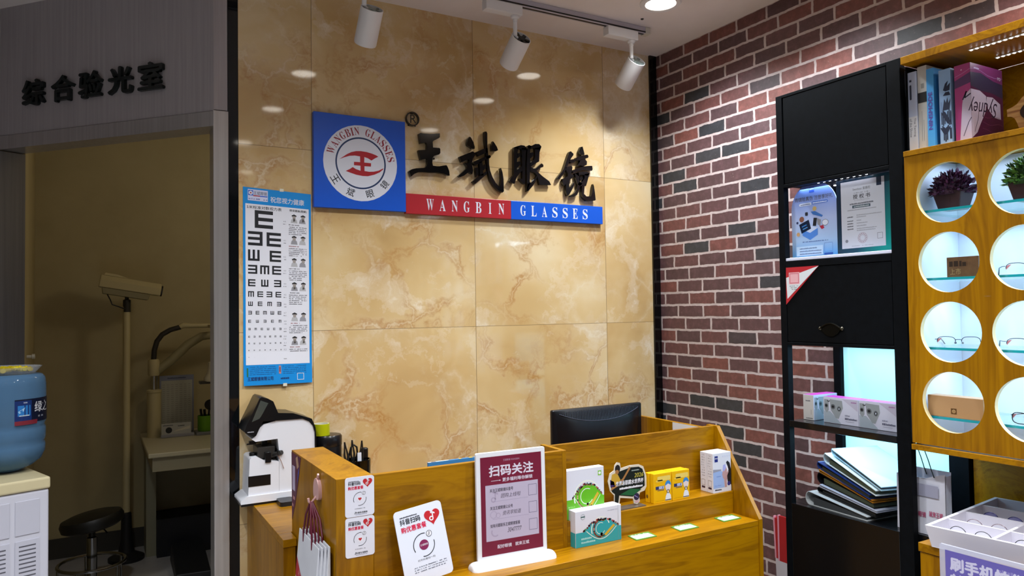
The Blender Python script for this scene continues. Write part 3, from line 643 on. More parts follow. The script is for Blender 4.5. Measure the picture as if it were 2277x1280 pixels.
# ------------------------------------------------------------------ reception counter
COUNTER_CAM_SCALE = (0.8564, (-0.3901, -0.4488, 0.2298)); CAM_SCALE = COUNTER_CAM_SCALE  # counter and the things on it scaled down about the camera position
ZF = -0.2683            # floor height before the counter is scaled about the camera
XE = -0.257; ZT = 1.0595; ZL = 0.692; ZS = 0.788; YP = -0.757; YL = -0.895
t = T('reception_counter', 'long yellow wooden reception counter with stepped display shelf in front of marble wall', 'counter', (-1.15, -0.45, 0))
def wbox(name, x0, x1, y0, y1, z0, z1, mat, par=None, bevel=0.0012):
    return B().box(x0, x1, y0, y1, z0, z1, mat).build(name, par or t, bevel=bevel)
wbox('pedestal', -2.03, -1.905, YP, -0.15, ZF, ZT, WOOD_V)
wbox('front_panel', -1.9045, -1.156, YP, -0.737, ZL, ZT, WOOD_H)
wbox('partition_board', -1.1555, -1.137, YP, -0.60, ZL, ZT, WOOD_V)
wbox('display_back', -1.1365, XE-0.0005, -0.648, -0.632, ZL-0.03, ZT, WOOD_H)
wbox('display_shelf', -1.1365, XE-0.0005, YP, -0.6485, ZL-0.03, ZS, WOOD_H)
wbox('ledge', -2.03, XE-0.0005, YL, YP+0.003, ZL-0.022, ZL, WOOD_H)
wbox('lower_front', -2.03, XE-0.0005, YL+0.001, YL+0.022, ZF, ZL-0.0225, WOOD_H)
b = B(); b.prism([(-0.60, ZF), (-0.60, ZT), (-0.664, ZT), (YL-0.004, ZL+0.004), (YL-0.004, ZF)], 'x', XE, XE+0.02, WOOD_V); b.build('end_panel', t, bevel=0.0012)
wbox('return_panel', XE-0.02, XE-0.0005, -0.63, -0.02, ZF, ZT-0.012, WOOD_V)
wbox('worktop', -1.60, XE-0.0205, -0.63, 0.10, 0.6368, 0.6658, WOOD_H)
CAM_SCALE = None
t = T('side_desk', 'low yellow wooden side desk under the lens meter at the counter end', 'desk', (-1.9, -0.3, 0))
b = B(); b.box(-2.175, -1.52, -0.572, -0.012, 0.838, 0.863, WOOD_H); b.box(-2.175, -2.1315, -0.655, -0.572, 0.838, 0.863, WOOD_H); b.build('desk_top', t, bevel=0.0012)
wbox('side_panel', -2.174, -2.134, -0.65, -0.012, 0, 0.8375, WOOD_V, t)
wbox('inner_panel', -1.545, -1.525, -0.57, -0.012, 0, 0.8375, WOOD_V, t)
CAM_SCALE = COUNTER_CAM_SCALE

# ---- prints shared by the three video-app signs
CODE = M('#23262e', 0.5); PINK = M('#c8264a', 0.5); HEART = M('#b8242c', 0.4); CARD = M('#dcdce8', 0.35); CHALK = M('#e4e2ea', 0.5)
def heart(d, cx, cy, s, mat):
    pts = []
    for i in range(40):
        a = 2*PI*i/40; pts.append((cx+s*16*math.sin(a)**3/17, cy+s*(13*math.cos(a)-5*math.cos(2*a)-2*math.cos(3*a)-math.cos(4*a))/17))
    d.poly(pts, mat)
def note(d, cx, cy, s, mat):
    d.ring(cx-0.1*s, cy-0.32*s, 0.2*s, 0.38*s, mat, -60, 300); d.rect(cx+0.1*s, cx+0.28*s, cy-0.3*s, cy+0.72*s, mat)
    d.poly([(cx+0.28*s, cy+0.72*s), (cx+0.28*s, cy+0.42*s), (cx+0.62*s, cy+0.3*s), (cx+0.62*s, cy+0.5*s)], mat)
    d.poly([(cx-0.15*s, cy+0.5*s), (cx+0.28*s, cy+0.55*s), (cx+0.28*s, cy+0.75*s), (cx-0.15*s, cy+0.72*s)], mat)
def app_sign(d, w, h, big):
    """card print, u 0..w, v 0..h"""
    d.scribble(0.11*w, 0.47*w, h*(0.895 if big else 0.885), 0.018*h, CODE, 4, 0.95)
    d.text('抖音扫码', 0.10*w, h*(0.805 if big else 0.795), 0.085*h*(0.9 if big else 1), CODE, w=0.42*w, bold=0.03, align='l')
    d.text('购优惠套餐', 0.10*w, h*(0.70 if big else 0.685), 0.085*h*(0.9 if big else 1), PINK, w=0.52*w, bold=0.03, align='l')
    hx_, hy_, hs = 0.77*w, h*(0.815 if big else 0.84), 0.165*w
    heart(d, hx_, hy_, hs*1.06, HEART); d.up(); note(d, hx_-0.01*w, hy_, hs*0.72, CHALK); d.up(-1)
    cx, cy, R = 0.5*w, h*(0.475 if big else 0.44), 0.225*w
    d.ring(cx, cy, R*0.93, R, CODE, 75, 205); d.ring(cx, cy, R*0.93, R, CODE, 255, 370); d.disc(cx, cy, R*0.43, M('#7c1f4e', 0.5) if big else CHALK)
    d.up(); d.disc(cx+R*0.62, cy+R*0.8, R*0.27, CODE); d.up(); d.disc(cx+R*0.62, cy+R*0.8, R*0.225, CHALK); d.up(); note(d, cx+R*0.6, cy+R*0.8, R*0.2, CODE)
    if big: d.text('王斌眼镜', cx, cy-R*0.07, R*0.17, CHALK, w=R*0.72)
    else: heart(d, cx, cy, R*0.28, HEART)
    d.up(-2)
    d.text('打开抖音扫一扫', 0.5*w, h*(0.275 if big else 0.185), 0.026*h, CODE, w=(0.36 if big else 0.35)*w)
    if big:
        for j in range(3): d.scribble(0.22*w, 0.9*w, h*(0.20-0.03*j), 0.013*h, M('#5a5f70', 0.5), 30+j, 0.7)
    else:
        d.text('抖音生活服务', 0.56*w, 0.075*h, 0.045*h, CODE, w=0.4*w, bold=0.02); note(d, 0.335*w, 0.095*h, 0.04*h, CODE); d.scribble(0.35*w, 0.75*w, 0.045*h, 0.014*h, M('#80839a', 0.5), 33)
for k, (z0, lb) in enumerate(((0.9315, 'upper of two identical white scan cards with a red heart stuck on the counter end'), (0.801, 'lower of two identical white scan cards with a red heart stuck on the counter end'))):
    t = T('scan_card', lb, 'sticker', (-1.9515, YP, z0), group='white scan cards on the counter front')
    b = B(); b.prism(rounded(-2.0005, -1.9025, z0, z0+0.1285, 0.009), 'y', YP-0.002, YP, CARD); b.build('card', t)
    d = D((-2.0005, YP-0.002, z0), UY, UZ); app_sign(d, 0.098, 0.1285, False); d.build('print', t)
# leaning acrylic sign on the ledge
rt = math.radians(7.5); U = Vector((math.cos(rt), 0, math.sin(rt))); V = Vector((-math.sin(rt), 0.16, math.cos(rt))).normalized(); V = (V - U*V.dot(U)).normalized()
Nn = U.cross(V); O = Vector((-1.818, -0.823, ZL+0.0015))
w_, h_ = 0.172, 0.243
t = T('leaning_sign', 'white rounded acrylic scan sign with red heart leaning on the counter front', 'sign', (-1.72, -0.82, ZL))
b = B(); pts = rounded(0, w_, 0, h_, 0.014)
vs = [O+U*u+V*v for u, v in pts]+[O+U*u+V*v+Nn*0.004 for u, v in pts]; n = len(pts)
b.add(vs, [list(range(n))[::-1], list(range(n, 2*n))]+[(i, (i+1) % n, n+(i+1) % n, n+i) for i in range(n)], M('#d8dbe8', 0.25)); b.build('board', t)
d = D(O+Nn*0.004, U, V); app_sign(d, w_, h_, True); d.build('print', t)

# standing maroon sign in a white stand
MAROON = mottled('maroon_print', '#6a1530', '#741834', 4, 0.35); LILAC = M('#b3a8bd', 0.5); WHTPL = M('#dddde2', 0.25); TXD = M('#2a2430', 0.5)
t = T('standing_sign', 'maroon scan-to-follow sign in a white stand with rounded foot on the ledge', 'sign', (-1.40, -0.80, ZL))
rz = math.radians(-3.0); U = Vector((math.cos(rz), math.sin(rz), 0)); V = Vector((0, 0.02, 1)).normalized(); O = Vector((-1.536, -0.788, ZL+0.026))
Nn = U.cross(V)
def slab(b, O, U, V, pts, th, mat):
    N_ = Vector(U).cross(Vector(V)).normalized(); n = len(pts)
    vs = [O+U*u+V*v for u, v in pts]+[O+U*u+V*v-N_*th for u, v in pts]
    b.add(vs, [list(range(n)), list(range(n, 2*n))[::-1]]+[(n+i, n+(i+1) % n, (i+1) % n, i) for i in range(n)], mat); return b
w_, h_ = 0.278, 0.374
slab(B(), O, U, V, rounded(0, w_, -0.004, h_, 0.006), 0.012, WHTPL).build('frame', t, bevel=0.001)
b = B(); prof = circ(0, 0, 0.036, 10, 0.026, 0, 180)
N0 = Vector((Nn.x, Nn.y, 0)).normalized(); Ob = Vector((-1.40, -0.7985, ZL)) 
L = 0.168; rings = []
for uu, s_ in ((-L, 0.55), (-L+0.006, 0.8), (-L+0.016, 0.96), (-L+0.03, 1), (L-0.03, 1), (L-0.016, 0.96), (L-0.006, 0.8), (L, 0.55)):
    rings.append([Ob+U*uu+N0*a*s_+Vector((0, 0, c*s_)) for a, c in prof])
k = len(prof); b.add([p for r in rings for p in r], [(j*k+i, j*k+(i+1) % k, (j+1)*k+(i+1) % k, (j+1)*k+i) for j in range(7) for i in range(k)]+[list(range(k))[::-1], [7*k+i for i in range(k)]], WHTPL, True)
b.build('foot', t, smooth_angle=50)
d = D(O, U, V); d.rect(0.016, 0.262, 0.012, 0.358, MAROON); d.up(); d.rect(0.034, 0.246, 0.062, 0.258, LILAC); d.build('poster', t)
d = D(O, U, V); d.up(3); cw = M('#cfc8d6', 0.45)
d.text('王斌眼镜 WANGBIN', 0.139, 0.338, 0.008, M('#b08aa0', 0.5), w=0.065)
d.text('扫码关注', 0.139, 0.288, 0.038, cw, w=0.178, bold=0.035)
d.text('更多福利等你解锁', 0.163, 0.266, 0.0135, cw, w=0.122, bold=0.02); d.line([(0.057, 0.272), (0.09, 0.272)], 0.0015, cw); d.poly([(0.09, 0.2745), (0.096, 0.272), (0.09, 0.2695)], cw)
d.text('配好眼镜', 0.105, 0.033, 0.013, cw, w=0.056, bold=0.02); d.text('就来王斌', 0.176, 0.033, 0.013, cw, w=0.056, bold=0.02)
for j, (a_, b_) in enumerate((('关注王斌眼镜抖音号', '团购上线啦'), ('关注王斌眼镜公众号', '资讯早知道'), ('如有问题联系王斌眼镜客服', '3047777'))):
    v = 0.232-0.062*j
    d.text(a_, 0.051, v, 0.0125, TXD, w=(0.093, 0.09, 0.118)[j], bold=0.015, align='l')
    d.text(b_, 0.172, v-0.023, 0.0155, TXD, w=(0.078, 0.073, 0.054)[j], align='r', shear=0.2)
    if j < 2: d.line([(0.06, v-0.033), (0.205, v-0.033)], 0.0008, M('#8f87a0', 0.5))
    d.frame(0.206, 0.240, v-0.028, v+0.012, 0.0012, M('#4c4a66', 0.5))
    gm = M('#a397ae', 0.5)
    if j == 0: note(d, 0.067, v-0.018, 0.026, gm)
    elif j == 1: d.ring(0.064, v-0.017, 0.011, 0.013, gm); d.ring(0.082, v-0.021, 0.007, 0.009, gm)
    else: d.ring(0.07, v-0.016, 0.012, 0.017, gm, 150, 310)
d.build('print', t)
# plain price cards
for k, (x0, lb) in enumerate(((-0.866, 'green-edged price card flat on the ledge beside the teal box'), (-0.641, 'middle of three green-edged price cards lying on the counter ledge'), (-0.397, 'green-edged price card at the ledge end nearest the brick wall'))):
    t = T('price_card', lb, 'card', (x0+0.05, -0.806, ZL), group='green-edged price cards on the ledge')
    b = B(); b.hexa([(x0-0.004, -0.838, ZL+0.0003), (x0+0.1, -0.838, ZL+0.0003), (x0+0.108, -0.774, ZL+0.0003), (x0+0.004, -0.774, ZL+0.0003), (x0-0.004, -0.838, ZL+0.003), (x0+0.1, -0.838, ZL+0.003), (x0+0.108, -0.774, ZL+0.003), (x0+0.004, -0.774, ZL+0.003)], M('#5a8f3c', 0.3, trans=0.0)); b.build('holder', t)
    d = D((x0, -0.836, ZL+0.003), (1, 0, 0), (0, 1, 0)); d.rect(0.004, 0.094, 0.004, 0.046, M('#d5e2d2', 0.4)); d.up(); d.scribble(0.012, 0.085, 0.05, 0.006, M('#dfeadf', 0.4), k)
    for j in range(3): d.scribble(0.02, 0.08, 0.012+0.01*j, 0.004, M('#8f9c98', 0.5), 11+k*3+j, 0.5)
    d.build('slip', t)

# ---- cartons
def carton(name, label, x0, x1, y0, y1, z0, z1, mat, group=None, cat='box', bevel=0.0012):
    t = T(name, label, cat, ((x0+x1)/2, (y0+y1)/2, z0), group=group)
    B().box(x0, x1, y0, y1, z0, z1, mat).build('carton', t, bevel=bevel); return t
BOXW = M('#d3d3de', 0.3)
def eye_art(d, w, h, ground):
    """an eye drawn as a winding crowd, lower half in the ground colour"""
    ln = M('#dfe3d8', 0.5); r = random.Random(2)
    cx, cy, a, b_ = 0.56*w, 0.44*h, 0.33*w, 0.30*h
    up_ = [(cx-a*1.25+2.5*a*i/24, cy-0.06*h+b_*math.sin(PI*i/24)**0.8) for i in range(25)]
    lo = [(cx-a+2*a*i/20, cy-0.02*h-b_*0.95*math.sin(PI*i/20)) for i in range(21)]
    d.poly(up_+lo[::-1][1:-1], ground); d.up()
    d.line(lo, 0.012*w, ln); d.ring(cx-0.02*w, cy-0.01*h, 0.30*h, 0.33*h, ln, 20, 200, n=24); d.ring(cx-0.02*w, cy-0.01*h, 0.15*h, 0.165*h, ln, 60, 330, n=24)
    d.up()
    pal = ['#6a3a34', '#8a5a44', '#3d3a3a', '#b0523f', '#5b7f4a', '#c98a7a', '#704a6a', '#44606e', '#a23c40']
    for i in range(30):
        p = up_[1+int(i*23/30)]; m = M(r.choice(pal), 0.6); d.disc(p[0]+r.uniform(-.01, .01)*w, p[1]-0.01*h+r.uniform(-0.01, 0.03)*h, 0.019*w, m)
    for i in range(26):
        an = math.radians(60+i*9.5); m = M(r.choice(pal), 0.6); d.disc(cx-0.02*w+0.235*h*math.cos(an), cy-0.01*h+0.235*h*math.sin(an), 0.018*w, m)
    d.poly([(cx+0.05*w, cy-0.2*h), (cx+0.1*w, cy-0.24*h), (cx+0.3*w, cy+0.0*h), (cx+0.26*w, cy+0.05*h)], M('#c9a32c', 0.5))
    d.disc(cx+0.0*w, cy-0.19*h, 0.03*w, M('#b98468', 0.6)); d.disc(cx-0.002*w, cy-0.172*h, 0.028*w, M('#2a2422', 0.6)); d.up(-2)
GREEN = M('#5fae20', 0.35); TEAL = M('#2c9ba4', 0.35)
x0, x1, z1 = -1.134, -0.952, 0.976
t = carton('eye_care_box', 'white and lime green carton with an eye made of people on the shelf', x0, x1, -0.745, -0.712, ZS, z1, BOXW)
d = D((x0, -0.745, ZS), UY, UZ); w_, h_ = x1-x0, z1-ZS
d.rect(0.001, w_-0.001, 0.001, 0.40*h_, GREEN); d.up(); eye_art(d, w_, h_, GREEN); d.up(3); d.rect(0.84*w_, 0.93*w_, 0.82*h_, 0.92*h_, M('#7dbb3f', 0.5)); d.up(); d.disc(0.885*w_, 0.87*h_, 0.03*w_, CHALK)
d.text('爱眼护眼', 0.1*w_, 0.235*h_, 0.045*h_, M('#a9d68a', 0.5), align='l') if False else d.scribble(0.06*w_, 0.22*w_, 0.24*h_, 0.03*h_, M('#a9d68a', 0.5), 3)
d.build('front_print', t)
d = D((x0, -0.745, z1), (1, 0, 0), (0, 1, 0)); d.rect(0.3*w_, 0.62*w_, 0.012, 0.022, M('#b9d79a', 0.5)); d.build('top_print', t)
x0, x1, z1 = -1.123, -0.905, 0.829
t = carton('eye_care_box', 'white and teal carton with an eye made of people lying lowest on the ledge', x0, x1, -0.79, -0.738, ZL, z1, BOXW)
w_, h_ = x1-x0, z1-ZL
d = D((x0, -0.79, ZL), UY, UZ); d.rect(0.001, w_-0.001, 0.001, 0.41*h_, TEAL); d.up(); eye_art(d, w_, h_, TEAL); d.up(3)
d.ring(0.16*w_, 0.83*h_, 0.042*w_, 0.046*w_, M('#3f6a68', 0.5), 20, 160); d.rect(0.115*w_, 0.205*w_, 0.815*h_, 0.845*h_, M('#2c5552', 0.5)); d.ring(0.16*w_, 0.83*h_, 0.042*w_, 0.046*w_, M('#3f6a68', 0.5), 200, 340)
d.scribble(0.12*w_, 0.34*w_, 0.20*h_, 0.055*h_, M('#9fd0d2', 0.5), 6, 1.0); d.scribble(0.12*w_, 0.42*w_, 0.10*h_, 0.055*h_, M('#9fd0d2', 0.5), 7, 1.0); d.scribble(0.68*w_, 0.92*w_, 0.88*h_, 0.02*h_, M('#a8a8ba', 0.5), 8)
d.rect(0.928*w_, 0.932*w_, 0, h_, M('#7c8f96', 0.5)); d.build('front_print', t)
d = D((x0, -0.738, ZL), UX, UZ); d.rect(0.001, 0.051, 0.001, 0.41*h_, TEAL); d.build('side_print', t)
# yellow sachet boxes: two fronts, each with one behind it
YEL = M('#e0aa08', 0.35)
def yellow_box(x0, y0, label, art):
    x1, z1 = x0+0.0965, 0.910
    t = carton('wipe_box', label, x0, x1, y0, y0+0.024, ZS, z1, YEL, 'yellow sachet boxes on the shelf')
    if art:
        w_, h_ = x1-x0, z1-ZS; d = D((x0, y0, ZS), UY, UZ); nv = M('#27305c', 0.5); bl = M('#2f7fc4', 0.5); sk = M('#d6c6c4', 0.5)
        d.poly(rounded(0.2*w_, 0.93*w_, 0.74*h_, 0.90*h_, 0.006), M('#dcc160', 0.5)); d.poly(rounded(0.12*w_, 0.5*w_, 0.71*h_, 0.78*h_, 0.004), M('#e0b848', 0.5)); d.up()
        d.rect(0.10*w_, 0.58*w_, 0.46*h_, 0.57*h_, nv); d.up(); d.rect(0.28*w_, 0.56*w_, 0.475*h_, 0.56*h_, M('#d9dcea', 0.5)); d.up(); d.text('防雾', 0.42*w_, 0.48*h_, 0.07*h_, M('#4a60a0', 0.5), w=0.24*w_, bold=0.02)
        d.scribble(0.2*w_, 0.56*w_, 0.415*h_, 0.03*h_, nv, 2, 1.0); d.scribble(0.1*w_, 0.55*w_, 0.07*h_, 0.015*h_, M('#b08808', 0.5), 3)
        cx = 0.79*w_; d.poly([(0.62*w_, 0.05*h_), (0.96*w_, 0.05*h_), (0.93*w_, 0.22*h_), (0.85*w_, 0.30*h_), (0.72*w_, 0.30*h_), (0.65*w_, 0.2*h_)], M('#d5d8e2', 0.5)); d.rect(0.62*w_, 0.96*w_, 0.06*h_, 0.085*h_, bl)
        d.up(); d.disc(cx, 0.53*h_, 0.15*w_, sk, 0.16*h_); d.up(); d.poly(circ(cx, 0.56*h_, 0.17*w_, 20, 0.17*h_, 0, 180)+[(cx-0.1*w_, 0.58*h_), (cx, 0.62*h_), (cx+0.1*w_, 0.58*h_)], bl)
        d.ring(cx, 0.36*h_, 0.055*w_, 0.085*w_, M('#454a58', 0.5)); d.disc(cx, 0.335*h_, 0.03*w_, CHALK); d.build('front_print', t)
    else:
        d = D((x0, y0+0.024, ZS), UX, UZ); d.disc(0.012, 0.025, 0.006, M('#6a4a20', 0.5), 0.008); d.build('side_print', t)
yellow_box(-0.6955, -0.742, 'yellow sachet box with blue-haired figure beside the black cut-out stand', True)
yellow_box(-0.700, -0.716, 'yellow sachet box standing behind the one next to the cut-out stand', False)
yellow_box(-0.596, -0.742, 'yellow sachet box with blue-haired figure nearer the white eye mask boxes', True)
yellow_box(-0.600, -0.716, 'yellow sachet box standing behind the one nearer the white boxes', False)
# white eye-mask boxes
def mask_box(y0, label, art):
    x0, x1, z1 = -0.369, -0.264, 0.96
    x1 = -0.259-0.002
    t = carton('eye_mask_box', label, x0, x1, y0, y0+0.038, ZS, z1, BOXW, 'white eye mask boxes on the shelf'); w_, h_ = x1-x0, z1-ZS
    d = D((x0, y0+0.038, ZS), UX, UZ)
    for j in range(9): d.scribble(0.007, 0.028, h_*(0.92-0.065*j), 0.004, M('#9a9aa6', 0.5), j, 0.7)
    d.frame(0.008, 0.028, 0.16*h_, 0.31*h_, 0.0012, M('#6a625e', 0.5)); d.rect(0.008, 0.028, 0.09*h_, 0.14*h_, M('#3b2a40', 0.5)); d.build('side_print', t)
    if art:
        d = D((x0, y0, ZS), UY, UZ); d.poly([(0.0, 0.12*h_), (0.62*w_, 0.12*h_), (0.55*w_, 0.5*h_), (0.35*w_, 0.58*h_), (0, 0.56*h_)], M('#93a9d6', 0.45)); d.up()
        d.poly([(0, 0.52*h_), (0.45*w_, 0.55*h_), (0.45*w_, 0.58*h_), (0, 0.6*h_)], M('#8f8f9e', 0.5)); d.rect(0.09*w_, 0.27*w_, 0.78*h_, 0.93*h_, M('#1f2a78', 0.4)); d.up(); d.text('ZEISS', 0.18*w_, 0.855*h_, 0.03*h_, CHALK, w=0.16*w_, bold=0.01)
        for j in range(4): d.ring((0.55+0.12*j)*w_, 0.9*h_, 0.02*w_, 0.027*w_, M('#a9aed0', 0.5), n=14)
        sk = M('#b58f90', 0.5)
        d.poly([(0.63*w_, 0.12*h_), (0.60*w_, 0.32*h_), (0.53*w_, 0.36*h_), (0.52*w_, 0.41*h_), (0.49*w_, 0.44*h_), (0.53*w_, 0.53*h_), (0.62*w_, 0.62*h_), (0.85*w_, 0.62*h_), (0.85*w_, 0.40*h_), (0.74*w_, 0.28*h_), (0.75*w_, 0.12*h_)], sk)
        d.up(); d.poly([(0.72*w_, 0.74*h_), (0.80*w_, 0.78*h_), (0.92*w_, 0.72*h_), (0.99*w_, 0.55*h_), (0.99*w_, 0.16*h_), (0.8*w_, 0.2*h_), (0.77*w_, 0.4*h_), (0.86*w_, 0.5*h_), (0.82*w_, 0.62*h_)], M('#14161e', 0.5))
        d.poly([(0.52*w_, 0.54*h_), (0.60*w_, 0.52*h_), (0.72*w_, 0.60*h_), (0.68*w_, 0.70*h_), (0.55*w_, 0.68*h_)], M('#a3a6dc', 0.4)); d.poly([(0.69*w_, 0.66*h_), (0.73*w_, 0.7*h_), (0.86*w_, 0.55*h_), (0.75*w_, 0.48*h_), (0.77*w_, 0.55*h_)], CHALK); d.disc(0.83*w_, 0.45*h_, 0.035*w_, sk, 0.04*h_)
        d.up(); d.disc(0.86*w_, 0.2*h_, 0.085*w_, M('#2c2c74', 0.4)); d.text('Eye Mask', 0.26*w_, 0.155*h_, 0.05*h_, M('#6f88c8', 0.5), w=0.36*w_); d.scribble(0.09*w_, 0.45*w_, 0.06*h_, 0.035*h_, M('#20202c', 0.5), 5, 1.0)
        d.scribble(0.18*w_, 0.42*w_, 0.4*h_, 0.02*h_, M('#5f7db8', 0.5), 6, 1.0); d.build('front_print', t)
mask_box(-0.750, 'white eye mask box with a dark-haired woman in profile at the shelf end', True)
mask_box(-0.7105, 'white eye mask box standing directly behind the one with the woman', False)
# acrylic cut-out of an athlete
t = T('cutout_stand', 'black and green cut-out stand with a swimmer and the year 2026 on the shelf', 'display stand', (-0.81, -0.72, ZS))
outl = [(-0.905, 0.865), (-0.915, 0.905), (-0.905, 0.935), (-0.884, 0.945), (-0.880, 0.965), (-0.868, 0.976), (-0.853, 0.972), (-0.850, 0.950), (-0.80, 0.957), (-0.755, 0.955), (-0.733, 0.945), (-0.724, 0.922), (-0.717, 0.90), (-0.718, 0.86), (-0.728, 0.845), (-0.752, 0.840), (-0.757, 0.828), (-0.754, 0.805), (-0.768, 0.794), (-0.785, 0.80), (-0.789, 0.82), (-0.855, 0.832), (-0.862, ZS+0.004), (-0.888, ZS+0.004), (-0.885, 0.845)]
b = B(); b.prism(outl, 'y', -0.722, -0.719, M('#cfc4b2', 0.3)); b.build('cutout', t)
b = B(); b.box(-0.90, -0.74, -0.745, -0.70, ZS, ZS+0.004, M('#d8c9b8', 0.08, trans=0.85)); b.build('base', t)
d = D((0, -0.722, 0), UY, UZ); dk = M('#101a18', 0.35); skn = M('#9a6a3a', 0.5)
d.poly([(-0.897, 0.862), (-0.905, 0.905), (-0.875, 0.935), (-0.80, 0.948), (-0.757, 0.946), (-0.738, 0.935), (-0.728, 0.91), (-0.727, 0.865), (-0.76, 0.85), (-0.79, 0.828), (-0.86, 0.842), (-0.868, 0.80), (-0.884, 0.80), (-0.882, 0.85)], dk); d.up()
d.poly([(-0.855, 0.845), (-0.79, 0.832), (-0.745, 0.852), (-0.80, 0.862)], M('#1c5a35', 0.4)); d.poly([(-0.903, 0.89), (-0.895, 0.93), (-0.87, 0.935), (-0.85, 0.90), (-0.84, 0.885), (-0.862, 0.882)], M('#b8902c', 0.5)); d.poly([(-0.903, 0.88), (-0.905, 0.91), (-0.885, 0.90), (-0.88, 0.88)], M('#36205c', 0.5))
d.disc(-0.866, 0.950, 0.013, M('#151214', 0.5), 0.016); d.poly([(-0.865, 0.893), (-0.845, 0.89), (-0.80, 0.945), (-0.806, 0.952), (-0.84, 0.91)], skn); d.poly([(-0.905, 0.865), (-0.895, 0.88), (-0.845, 0.90), (-0.845, 0.888)], skn); d.up()
d.disc(-0.869, 0.937, 0.009, skn); d.text('2026', -0.735, 0.905, 0.017, M('#c5b548', 0.4), w=0.046, align='r', shear=0.15)
d.text('世界泳联跳水世界杯', -0.735, 0.880, 0.019, CHALK, w=0.142, bold=0.02, align='r', shear=0.1); d.text('品源奖 | 北京 | 国际合作伙伴', -0.738, 0.864, 0.011, CHALK, w=0.118, align='r') if False else d.scribble(-0.858, -0.738, 0.864, 0.009, CHALK, 4, 1.0)
d.scribble(-0.795, -0.755, 0.932, 0.005, M('#9aa6a4', 0.5), 9, 1.0); d.disc(-0.771, 0.826, 0.0145, M('#2a2440', 0.4)); d.up(); d.poly([(-0.784, 0.808), (-0.758, 0.812), (-0.762, 0.802), (-0.776, 0.800)], M('#c9a0a4', 0.5)); d.line([(-0.782, 0.832), (-0.765, 0.822)], 0.003, M('#8a80b8', 0.5))
d.build('print', t)

# ---- things at the left end of the counter
XL = -2.03
t = T('maroon_poster', 'torn maroon scan poster stuck on the counter end beside the lens meter', 'poster', (XL, -0.24, 0.9))
b = B(); b.prism([(-0.152, 1.052), (-0.30, 1.053), (-0.275, 0.99), (-0.21, 0.86), (-0.155, 0.79)], 'x', XL-0.001, XL, M('#571c38', 0.4)); b.build('sheet', t)
d = D((XL-0.001, -0.152, 0.79), UX, UZ); d.rect(0.015, 0.06, 0.12, 0.215, M('#b9aac4', 0.4)); d.poly([(0.07, 0.25), (0.10, 0.262), (0.12, 0.225), (0.09, 0.21)], M('#b08a70', 0.5)); d.poly([(0.105, 0.2), (0.13, 0.23), (0.115, 0.19), (0.09, 0.15)], M('#4a50a0', 0.5))
d.scribble(0.01, 0.055, 0.085, 0.015, M('#c08a8a', 0.5), 2); d.scribble(0.01, 0.04, 0.055, 0.015, M('#c08a8a', 0.5), 3); d.build('print', t)
t = T('wall_hook', 'pink apple-shaped adhesive hook on the counter end holding paper bags', 'hook', (XL, -0.555, 0.94))
ap = [(0.0+0.040*math.sin(a)*(1+0.12*math.cos(2*a)), 0.036*math.cos(a)+0.006*math.cos(2*a)) for a in [2*PI*i/28 for i in range(28)]]
b = B(); b.prism([(-0.555+y, 0.985+z) for y, z in ap], 'x', XL-0.012, XL, M('#c59a96', 0.4), True); b.build('plate', t, bevel=0.003, smooth_angle=40)
b = B(); b.prism([(-0.552, 1.02), (-0.566, 1.045), (-0.572, 1.04), (-0.562, 1.018)], 'x', XL-0.01, XL-0.004, M('#c59a96', 0.4)); b.build('leaf', t)
b = B(); b.tube([(XL-0.010, -0.555, 0.965), (XL-0.022, -0.555, 0.952), (XL-0.030, -0.555, 0.944), (XL-0.036, -0.555, 0.95), (XL-0.038, -0.555, 0.962)], 0.004, M('#c59a96', 0.3)); b.build('peg', t)
BAGW = mottled('bag_paper', '#c3c4cc', '#cccdd4', 6, 0.6); ROPE = M('#5c0c26', 0.5); BAND = M('#a3262c', 0.5)
def paper_bag(k, label, art):
    x1 = XL-0.036+k*0.0085; x0 = x1-0.004; y0, y1 = -0.435-0.012*k, -0.690-0.012*k; zt, zb = 0.832+0.004*k, 0.49
    t = T('paper_bag', label, 'paper bag', (x0, (y0+y1)/2, zb), group='flat white paper bags on the apple hook')
    b = B(); fl = -0.030
    b.hexa([(x0+fl, y1, zb), (x1, y1, zb), (x1, y0, zb), (x0+fl, y0, zb), (x0, y1, zt-0.006), (x1, y1, zt-0.006), (x1, y0, zt), (x0, y0, zt)], BAGW); b.build('body', t, bevel=0.001)
    for j, yy in enumerate((-0.50, -0.612)):
        y_ = yy-0.012*k
        b = B(); b.tube([(x0-0.001, y_, zt-0.03), (x0-0.001, y_, zt+0.006), (x0+0.002, y_*0.5-0.2775+(-0.006 if j else 0.006), 0.90), (XL-0.030+k*0.002, -0.555+(-0.004 if j else 0.004), 0.949)], 0.0036, ROPE); b.build('rope_handle', t)
    if art:
        U = Vector((0, -1, 0)); V = Vector((-fl, 0, zt-zb)).normalized(); d = D((x0+fl, y0, zb), U, V); H_ = zt-zb
        top = [(0, 0.72*H_), (0.05, 0.62*H_), (0.12, 0.5*H_), (0.20, 0.30*H_), (0.255, 0.08*H_)]; bot = [(0, 0.54*H_), (0.05, 0.45*H_), (0.12, 0.34*H_), (0.18, 0.18*H_), (0.235, 0.0)]
        for i in range(4): d.poly([top[i], top[i+1], bot[i+1], bot[i]], BAND)
        d.up(); d.text('王斌', 0.045, 0.535*H_, 0.022, M('#c9929a', 0.5), rot=-0.9); d.build('print', t)
paper_bag(0, 'outermost white paper bag with a red wave band hanging on the apple hook', True)
paper_bag(1, 'plain edge of the second white paper bag hanging behind the red banded one', False)
paper_bag(2, 'third white paper bag on the hook, between the second and the innermost', False)
paper_bag(3, 'innermost white paper bag hanging flat against the counter end', False)

CAM_SCALE = None
